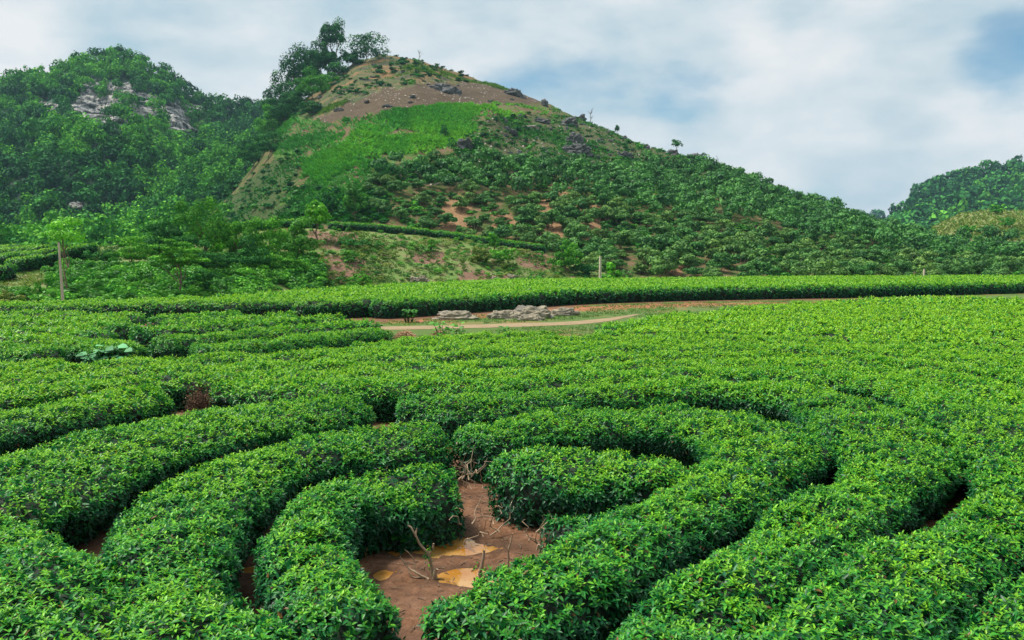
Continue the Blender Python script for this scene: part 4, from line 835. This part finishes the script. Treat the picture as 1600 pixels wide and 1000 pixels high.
# tea on the knoll terrace and on the far left terraces
def surf_fn(h):
    Pf = h.all.reshape(-1, 3)
    def g_(x, y):
        x = np.atleast_1d(x); y = np.atleast_1d(y); out = np.zeros(len(x))
        for i in range(0, len(x), 800):
            d = (Pf[None, :, 0] - x[i:i + 800, None]) ** 2 + (Pf[None, :, 1] - y[i:i + 800, None]) ** 2; out[i:i + 800] = Pf[np.argmin(d, 1), 2]
        return out
    return g_
def line_g(L3d):
    L3d = np.array(L3d)
    return lambda x, y: np.interp(np.asarray(x) - .0, L3d[:, 0], L3d[:, 2])
def terrace(label, pix, hw, h, group, dz=0.0, age=0.0, on=None):
    Ps = np.array([(on.hit(a, b_) if on else at_depth(np.array([a]), np.array([b_]), np.array([d]))[0]) for a, b_, d in pix]); Ps = Ps[np.argsort(Ps[:, 0])]
    if on:
        D = np.array([p[1] for p in Ps]); q_ = np.array(sorted(pix)); D = np.polyval(np.polyfit(q_[:, 0], D, 1), q_[:, 0]); Ps = np.array([at_depth(np.array([a]), np.array([b_]), np.array([d]))[0] for (a, b_, _), d in zip(sorted(pix), D)])
    hedge(label, [tuple(p[:2]) for p in Ps], hw, h, group, gfun=line_g(Ps), age=age)
terrace('dark green tea hedge along the far edge of the grassy knoll, right part', [(660, 371, 96.5), (720, 379, 98), (780, 387, 99), (852, 397, 99.5)], .8, .95, 'tea hedges on the knoll terrace', age=-.08)
terrace('dark green tea hedge along the far edge of the grassy knoll, middle part', [(512, 361, 91.5), (560, 363, 93), (610, 366, 95), (672, 373, 96.5)], .8, .95, 'tea hedges on the knoll terrace', age=-.05)
terrace('dark green tea hedge peeping out above the thicket on the knoll', [(330, 368, 86.5), (400, 362, 89), (470, 358, 91), (502, 360, 91.5)], .8, 1.0, 'tea hedges on the knoll terrace', age=-.05)
for j, (lab, pts) in enumerate([('nearest, ending in a rounded hook', [(-50, 444, 0), (-20, 442, 0), (5, 440, 0), (24, 433, 0)]), ('second', [(16, 425, 0), (50, 423, 0), (85, 418, 0), (120, 408, 0), (150, 399, 0)]), ('third', [(-50, 420, 0), (-10, 418, 0), (30, 413, 0), (70, 409, 0), (100, 404, 0)]),
                                  ('fourth', [(-50, 410, 0), (0, 407, 0), (40, 403, 0), (75, 400, 0)]), ('farthest', [(-50, 401, 0), (-10, 400, 0), (30, 397, 0)])]):
    terrace('tea hedge on the far left terrace, %s of them' % lab, pts, 1.15, 1.0, 'tea hedges on the far left terrace', age=.10, on=KN)

# --- big trees along the left shoulder of the hill, and other single trees
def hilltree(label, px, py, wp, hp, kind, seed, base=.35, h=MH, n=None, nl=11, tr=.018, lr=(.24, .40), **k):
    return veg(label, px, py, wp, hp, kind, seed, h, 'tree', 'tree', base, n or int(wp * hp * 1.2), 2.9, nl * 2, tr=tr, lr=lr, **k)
for i, a in enumerate([
    ('tallest tree on the hill shoulder with airy crown on a bare forked stem', 521, 114, 38, 80, TREE_DARK, .38, 15), ('broad dark tree leaning over the skyline just left of the hilltop', 572, 98, 56, 42, TREE_DARK, .12, 16),
    ('small dark tree low on the skyline between the tallest and the broad one', 545, 104, 30, 26, TREE_DARK, .1, 8), ('dark tree with round head just left of the tallest', 499, 134, 40, 66, TREE_DARK, .2, 12),
    ('dark domed tree second from the left on the hill shoulder', 462, 156, 46, 88, TREE_DARK, .16, 14), ('dark tree between the domed one and the round-headed one', 481, 148, 40, 76, TREE_DARK, .18, 12),
    ('leafy dark tree at the left end of the hill shoulder group', 432, 185, 50, 74, TREE_DARK, .08, 12), ('mid green rounded tree under the domed one', 487, 158, 48, 48, TREE_MID, .05, 11),
    ('dark shrub filling under the domed tree on the shoulder', 466, 172, 44, 34, TREE_DARK, .0, 10), ('green shrub filling under the round-headed tree on the shoulder', 508, 140, 34, 24, TREE_MID, .0, 9),
    ('dark shrub between the left end of the shoulder group and the domed tree', 446, 176, 40, 44, TREE_DARK, .0, 10), ('mid green tree at the back of the shoulder group, low left', 424, 196, 40, 40, TREE_MID, .0, 10), ('dark shrub at the foot of the tallest tree', 528, 120, 34, 26, TREE_DARK, .0, 9), ('dark bush on the skyline under the broad leaning tree', 553, 103, 32, 20, TREE_DARK, .0, 9), ('airy dark tree close behind the tallest one', 508, 118, 30, 52, TREE_DARK, .2, 10),
    ('dark low tree below the left end of the shoulder group', 447, 196, 52, 46, TREE_DARK, .0, 11), ('dark bush at the edge of the bare soil, left shoulder', 486, 180, 40, 22, TREE_DARK, .0, 9),
    ('green shrub on the tan shoulder below the tallest tree', 520, 132, 26, 20, TREE_MID, .0, 8), ('tree at the left foot of the shoulder group', 420, 212, 44, 50, TREE_MID, .0, 10),
    ('dark round tree at the edge of the brown crop, lower left flank', 420, 248, 46, 42, TREE_DARK, .05, 10), ('dark tree below it on the lower left flank', 396, 262, 44, 42, TREE_DARK, .05, 10), ('green bush at the bottom of the left flank', 362, 300, 36, 22, TREE_DARK, .0, 8)]):
    lab, px, py, wp, hp, kd, bs, nl = a; hilltree(lab, px, py, wp * 1.25, hp * 1.04, kd, (731 if i == 0 else 700 + i), bs, nl=nl, lr=(.30, .42) if i < 2 else (.24, .40))
for i, a in enumerate([
    ('small round tree standing alone inside the bright maize', 695, 218, 18, 26, TREE_DARK, .1), ('dark bush left of the rock wall below the maize', 708, 236, 28, 22, TREE_DARK, .0), ('dark bush right of the rock wall below the maize', 748, 236, 24, 22, TREE_DARK, .0),
    ('round dark tree alone on the middle of the right slope', 878, 263, 36, 26, TREE_DARK, .1), ('small leafy tree on the right skyline', 1055, 235, 22, 24, TREE_DARK, .3), ('tiny dark tree on the skyline left of the small leafy tree', 965, 205, 10, 13, TREE_DARK, .1),
    ('thin small tree on the skyline right of the small leafy tree', 1102, 246, 12, 14, TREE_DARK, .2), ('dark bush in the green below the maize', 600, 284, 40, 34, TREE_DARK, .0), ('dark bush beside the grey rock at the foot of the maize', 655, 276, 34, 26, TREE_DARK, .0),
    ('small round bush in the young crops of the lower left', 453, 322, 16, 16, TREE_DARK, .0), ('green bush on the right skyline shelf', 1002, 236, 24, 12, TREE_MID, .0), ('dark bushes spot on the skyline near its middle', 868, 178, 24, 10, TREE_MID, .0),
    ('bush on the skyline right past the rocks', 1170, 284, 16, 14, TREE_DARK, .0), ('large bush low on the rocky skyline shelf', 1080, 262, 44, 20, TREE_DARK, .0)]):
    lab, px, py, wp, hp, kd, bs = a; hilltree(lab, px, py, wp, hp, kd, 800 + i, bs, n=max(160, int(wp * hp * .8)), nl=7, lr=(.34, .5))
def bare_tree(label, px, py, hp, seed, k=10):
    P = MH.hit(px, py); s = P[1] / F; H = hp * s; tb = MB(); pts = crooked((0, 0, -.5), (H * .05, 0, H), 7, .08, seed); add_tube(tb, pts, np.linspace(.16, .04, 7), 6); r = np.random.default_rng(seed)
    for i in range(k):
        j = r.integers(2, 6); a = r.uniform(0, 6.28); l = H * r.uniform(.15, .32); add_tube(tb, crooked(pts[j], pts[j] + [math.cos(a) * l * .8, math.sin(a) * l * .8, l], 4, .2, seed + i), np.linspace(.06, .02, 4), 4)
    obj('bare_tree', tb.mesh('bare_tree', [plainmat('grey_bark', (.14, .13, .12), (.25, .23, .2), 4, .9)]), None, label, 'tree', None, None, P)
bare_tree('bare thin dead sapling on the skyline right of the hilltop', 654, 96, 17, 5)
bare_tree('bare twiggy tree on the right skyline beside a dark block', 922, 190, 21, 6, 16)
bare_tree('thin bare sapling low on the right skyline', 1120, 262, 20, 8, 5)
# skyline trees of the karst mountain
for i, (px, py, wp, hp, lab) in enumerate([(48, 128, 26, 22, 'airy tree on the left mountain skyline, second from the left edge'), (20, 134, 18, 16, 'airy tree on the left mountain skyline, nearest the left edge'), (98, 112, 18, 18, 'small tree on the left mountain skyline between its airy trees and its top'),
    (155, 98, 22, 22, 'dark tree at the top of the left mountain, left of its summit'), (185, 94, 24, 22, 'dark tree on the very summit of the left mountain'), (222, 104, 24, 20, 'dark tree just right of the left mountain summit'), (258, 120, 28, 24, 'airy spreading tree on the right shoulder of the left mountain'), (283, 136, 14, 12, 'small dark tree below the spreading one on the left mountain skyline'), (345, 170, 12, 22, 'slim tree on the saddle right of the left mountain')]):
    hilltree(lab, px, py, wp, hp, TREE_DARK, 850 + i, .25, KM, n=360, nl=7)
P, q = RK.scatter(9, lambda x, y: zone(x, y, grassyP, 3, 0.0), 6, 61)
for i, p in enumerate(P): veg('green bush on the grassy top of the low knoll at the right edge', 0, 0, 26, 18, TREE_MID, 900 + i, None, 'shrub', 'shrub', .0, n=300, P=p, group='bushes on the grassy knoll top')
P, q = RK.scatter(2500, lambda x, y: zone(x, y, grassyP, 5, 0.0), 0, 62); tufts('knoll_grass', P, GRASS, .8, 3, .3, 11, .7)

# --- things beside the path
def boulder(label, px, py, wp, hp, seed, D, strata=.0, rz=0.0, deep=.5):
    s = D / F; rock('boulder', label, (float((px - 800) / F * D), D, -.12), wp * s / 2, wp * s / 2 * deep, hp * s * .8 + .08, seed, ROCKP, 'grey boulders beside the dirt path', rz, strata, .34)
boulder('low rounded boulder, the left one beside the dirt path', 715, 497, 62, 15, 2.1, 39.5)
boulder('dark grey rough boulder at the left end of the big outcrop by the path', 790, 497, 50, 17, 3.4, 39.8, .03)
boulder('largest cracked boulder in the middle of the outcrop by the path', 830, 497, 62, 24, 5.2, 40.2, .05)
boulder('small pale boulder in front of the largest cracked one', 830, 500, 42, 12, 7.7, 38.8, .03)
boulder('slim boulder at the right end of the outcrop by the path', 881, 490, 46, 14, 8.1, 42, .03, .2)
for i, (lab, px, py, wp, hp) in enumerate([('grey rock showing through turf in the middle of the slope foot', 657, 444, 32, 12), ('small grey rock upright in turf at the slope foot', 774, 442, 12, 10), ('pale rock in turf at the slope foot, right of the upright one', 800, 436, 14, 7),
        ('grey rock among weeds near the left edge', 28, 470, 30, 12), ('grey rock among weeds left of the tall post', 72, 470, 24, 10), ('flat pale rock at the foot of the weeds near the left edge', 35, 482, 26, 5)]): rock_px(lab, KN, px, py, wp, hp, 20 + i, 'rocks in the turf slope', ROCKP, 'rock')
# straw heap
def heap(label, px, py, wp, hp, D, mat, n, seed, name, cat, ln=.35, rad=.008):
    s = D / F; r = np.random.default_rng(seed); mb = MB(); c = np.array([(px - 800) / F * D, D, 0.0])
    for i in range(n):
        a = r.uniform(0, 6.28); rr_ = r.random() ** .6; p = np.array([math.cos(a) * rr_ * wp * s / 2, math.sin(a) * rr_ * wp * s / 3, (1 - rr_ * rr_) * hp * s * r.uniform(.3, 1)]); b_ = r.uniform(0, 6.28); d = np.array([math.cos(b_), math.sin(b_), r.normal(0, .25)]) * ln / 2
        add_tube(mb, np.array([p - d, p + [0, 0, .03], p + d]), rad, 4)
    obj(name, mb.mesh(name, [mat]), None, label, cat, None, None, c)
heap('heap of pale dry straw at the tip of the rounded rows by the path', 632, 528, 30, 12, 30.2, STRAW, 260, 1, 'straw_heap', 'straw')
heap('small pinkish heap of dry stalks lying beside the dirt path', 684, 518, 14, 7, 31.5, STRAW, 90, 2, 'stalk_heap', 'straw')
# dead brown shrub
def dead_shrub():
    P0 = np.array([-5.55, 14.55, 0]); r = np.random.default_rng(4); root = thing('dead_shrub', 'dead brown tea shrub standing dark in the gap between hedges at the left', 'shrub', P0); tb = MB(); mb = MB(); tips = []
    for i in range(60):
        a = r.uniform(0, 6.28); d = np.array([math.cos(a) * r.uniform(.02, .34), math.sin(a) * r.uniform(.02, .28), r.uniform(.5, .95)]); p = crooked((0, 0, 0), d, 6, .25, i); add_tube(tb, p, np.linspace(.014, .005, 6), 4); tips += list(p[3:])
    tips = np.array(tips); tips = np.repeat(tips, 9, 0) + r.normal(0, .05, (len(tips) * 9, 3)); leaves(mb, tips, r.normal(0, 1, tips.shape) - [0, 0, .4], r.normal(0, 1, tips.shape), .05, .02, .5, 1, 0)
    root.scale = (.75, .75, .72); obj('branches', tb.mesh('branches', [BARK]), root); obj('dead_leaves', mb.mesh('dead_leaves', [DEADM]), root)
dead_shrub()
# broad-leaved gourd plants and weeds among the rows
def bigleaf(label, px, py, D, n, L_, wp, hp, mat, seed, name, cat, age=.5):
    s = D / F; r = np.random.default_rng(seed); root = thing(name, label, cat, np.array([(px - 800) / F * D, D, 0.0])); mb = MB(); tb = MB()
    p = np.stack([r.uniform(-1, 1, n) * wp * s / 2, r.uniform(-1, 1, n) * wp * s / 5, hp * s * r.uniform(.45, 1.0, n)], 1); a = r.uniform(0, 6.28, n)
    leaves(mb, p, np.stack([np.cos(a), np.sin(a), 0 * a + .1], 1), np.array([[0, -.35, 1.]]) + r.normal(0, .2, (n, 3)), L_ * r.uniform(.7, 1.2, n), L_ * .9, .25, 2, 0, np.clip(age + r.normal(0, .1, n), 0, 1), r.random(n))
    for i in range(0, n, 3): add_tube(tb, crooked((p[i, 0] * .6, p[i, 1] * .6, 0), p[i], 4, .1, i), np.linspace(.012, .006, 4), 4)
    obj('leaves', mb.mesh('broad_leaves', [mat]), root); obj('stems', tb.mesh('plant_stems', [HERB]), root)
PALE = leafmat('pale_broad_leaf', [(0, (.04, .20, .06)), (.5, (.10, .34, .13)), (1, (.20, .45, .20))], .6, .2, .3)
bigleaf('pale blue-green broad-leaved vine clump between the left tea rows', 167, 549, 20.6, 46, .26, 66, 36 + 12, PALE, 1, 'broad_leaf_plant', 'plant')
bigleaf('small pale broad-leaved plant left of the larger clump', 136, 551, 20.4, 9, .2, 18, 38, PALE, 2, 'broad_leaf_plant', 'plant')
bigleaf('green leafy weed poking above the field edge beside the straw', 700, 530, 26.2, 60, .18, 50, 46, HERB, 3, 'weed_plant', 'plant', .7)
bigleaf('leafy green bush at the foot of the hedge by the path', 638, 500, 37.5, 70, .17, 20, 20, HERB, 4, 'weed_plant', 'plant', .6)
bigleaf('green weed above the field edge further right, below the boulders', 788, 527, 26.2, 24, .16, 20, 40, HERB, 5, 'weed_plant', 'plant', .6)
bigleaf('bright green broad-leaved seedling under the inner left hedge', 627, 838, 8.35, 16, .14, 46, 34, HERB, 6, 'weed_plant', 'plant', .35)
# pruned stumps in the clearing
def stump(label, x, y, trunks, seed, tufts_=0):
    z = float(G(x, y)); root = thing('pruned_stump', label, 'stump', (x, y, z)); tb = MB(); mb = MB(); r = np.random.default_rng(seed)
    for pts, r0, r1 in trunks:
        q_ = resample(np.array(pts, float), .03); q_ = q_ + np.stack([fbm(q_ * 14 + k_, 2) for k_ in (1, 5, 9)], 1) * .012; rad = np.linspace(r0, r1, len(q_)) * (1 + .25 * fbm(q_ * 25, 2)); add_tube(tb, q_, rad, 8)
    obj('stem', tb.mesh('stump_stem', [BARKP]), root)
    if tufts_:
        p = np.array(trunks[0][0][len(trunks[0][0]) // 2 - 1]) + r.normal(0, 1, (tufts_, 3)) * [.05, .04, .1]; leaves(mb, p, r.normal(0, 1, p.shape), r.normal(0, 1, p.shape) + [0, 0, 1], .045, .022, .3, 2, 0, r.uniform(.1, .7, len(p)), r.random(len(p))); obj('sprout', mb.mesh('sprout', [TEA]), root)
    root.scale = (.68, .68, .68); return root
stump('forked pale stump with long upright branch and tangled twigs at its left foot', -.74, 7.62, [
    ([(0, 0, -.03), (-.03, .02, .18), (-.07, .02, .34), (-.17, .03, .46), (-.25, .02, .62), (-.30, .02, .70), (-.36, .02, .74)], .026, .012), ([(-.07, .02, .32), (-.01, .0, .42), (-.0, 0, .5)], .018, .012), ([(-.24, .02, .58), (-.23, .03, .70)], .012, .009),
    ([(.02, -.02, -.02), (.03, -.03, .10), (.05, -.04, .16)], .034, .030), ([(-.06, -.04, 0), (-.22, -.02, .08), (-.38, .04, .17), (-.46, .05, .30)], .02, .008), ([(-.1, -.03, .03), (-.3, -.05, .05), (-.36, 0, .22)], .012, .006), ([(-.25, 0, .1), (-.28, .02, .28), (-.4, .02, .4)], .009, .004)], 1, 60)
stump('dark mossy upright stump beside the near puddle', -.29, 7.42, [([(0, 0, -.03), (.0, 0, .15), (.01, 0, .28), (.04, 0, .38), (.05, 0, .52)], .036, .016), ([(.04, -.01, -.02), (.06, -.01, .1), (.08, 0, .2)], .02, .012), ([(-.04, -.01, -.02), (-.07, 0, .06), (-.09, 0, .14)], .018, .010)], 2, 50)
stump('slim pale stump with short forked top, rightmost in the clearing', -.04, 7.85, [([(0, 0, -.03), (.01, 0, .15), (.01, 0, .28), (.05, 0, .38), (.06, 0, .50)], .018, .010), ([(.01, 0, .25), (-.05, 0, .32), (-.08, 0, .40)], .014, .008), ([(.03, 0, .32), (-.01, .0, .42)], .009, .006)], 3, 0)
# twigs and litter on the mud
r_ = np.random.default_rng(12); mb = MB()
for i in range(420):
    x = r_.normal(-.6, .75); y = r_.uniform(6.3, 10.6); 
    if abs(x + .55) > (1.1 if y < 9 else .4): continue
    a = r_.uniform(0, 6.28); l = r_.uniform(.03, .13); z = float(G(x, y)); d = np.array([math.cos(a) * l, math.sin(a) * l, 0])
    add_tube(mb, np.array([(x, y, z + .004), (x + d[0] * .5 + .01, y + d[1] * .5, z + .012), (x + d[0], y + d[1], z + .005)]), r_.uniform(.002, .005), 4)
obj('twig_litter', mb.mesh('twig_litter', [BARK]), kind='stuff')
# short grass on the strip beside the path
r_ = np.random.default_rng(14); n = 26000; x = r_.uniform(-8, 34, n); y = 24 + 34 * r_.random(n) ** 1.3
ok = inpoly(x, y, STRIP) & (np.abs(x) < y * .68); dpa = np.array([np.min(np.hypot(pc[:, 0] - a, pc[:, 1] - b_)) for a, b_ in zip(x, y)]); ok &= (dpa > 1.2 - .8 * (x > 5)) & (fbm(np.stack([x * .4, y * .4, 0 * x], 1), 3) > -.18)
P = np.stack([x, y, 0 * x], 1)[ok]; tufts('grass', P, GRASS, .10, 3, .3, 15, np.clip(.3 + .5 * fbm(P * .3 + 2, 2), 0, 1))

# ------------------------------------------------------------------ the air
hz = MB(); x0, x1, y0, y1, z0, z1 = -1200, 1400, -60, 1700, -16, 200
V = np.array([(x, y, z) for x in (x0, x1) for y in (y0, y1) for z in (z0, z1)], float)
hz.add(V, np.array([[0, 1, 3, 2], [4, 6, 7, 5], [0, 4, 5, 1], [2, 3, 7, 6], [0, 2, 6, 4], [1, 5, 7, 3]]))
m = bpy.data.materials.new('haze'); m.use_nodes = True; t = m.node_tree; t.nodes.clear()
o = N(t, 'ShaderNodeOutputMaterial'); v = N(t, 'ShaderNodeVolumePrincipled'); v.inputs['Color'].default_value = (.50, .78, 1, 1); v.inputs['Density'].default_value = .00014; v.inputs['Anisotropy'].default_value = .2
t.links.new(v.outputs[0], o.inputs['Volume']); m.cycles.homogeneous_volume = True
obj('haze', hz.mesh('haze', [m]), kind='stuff')
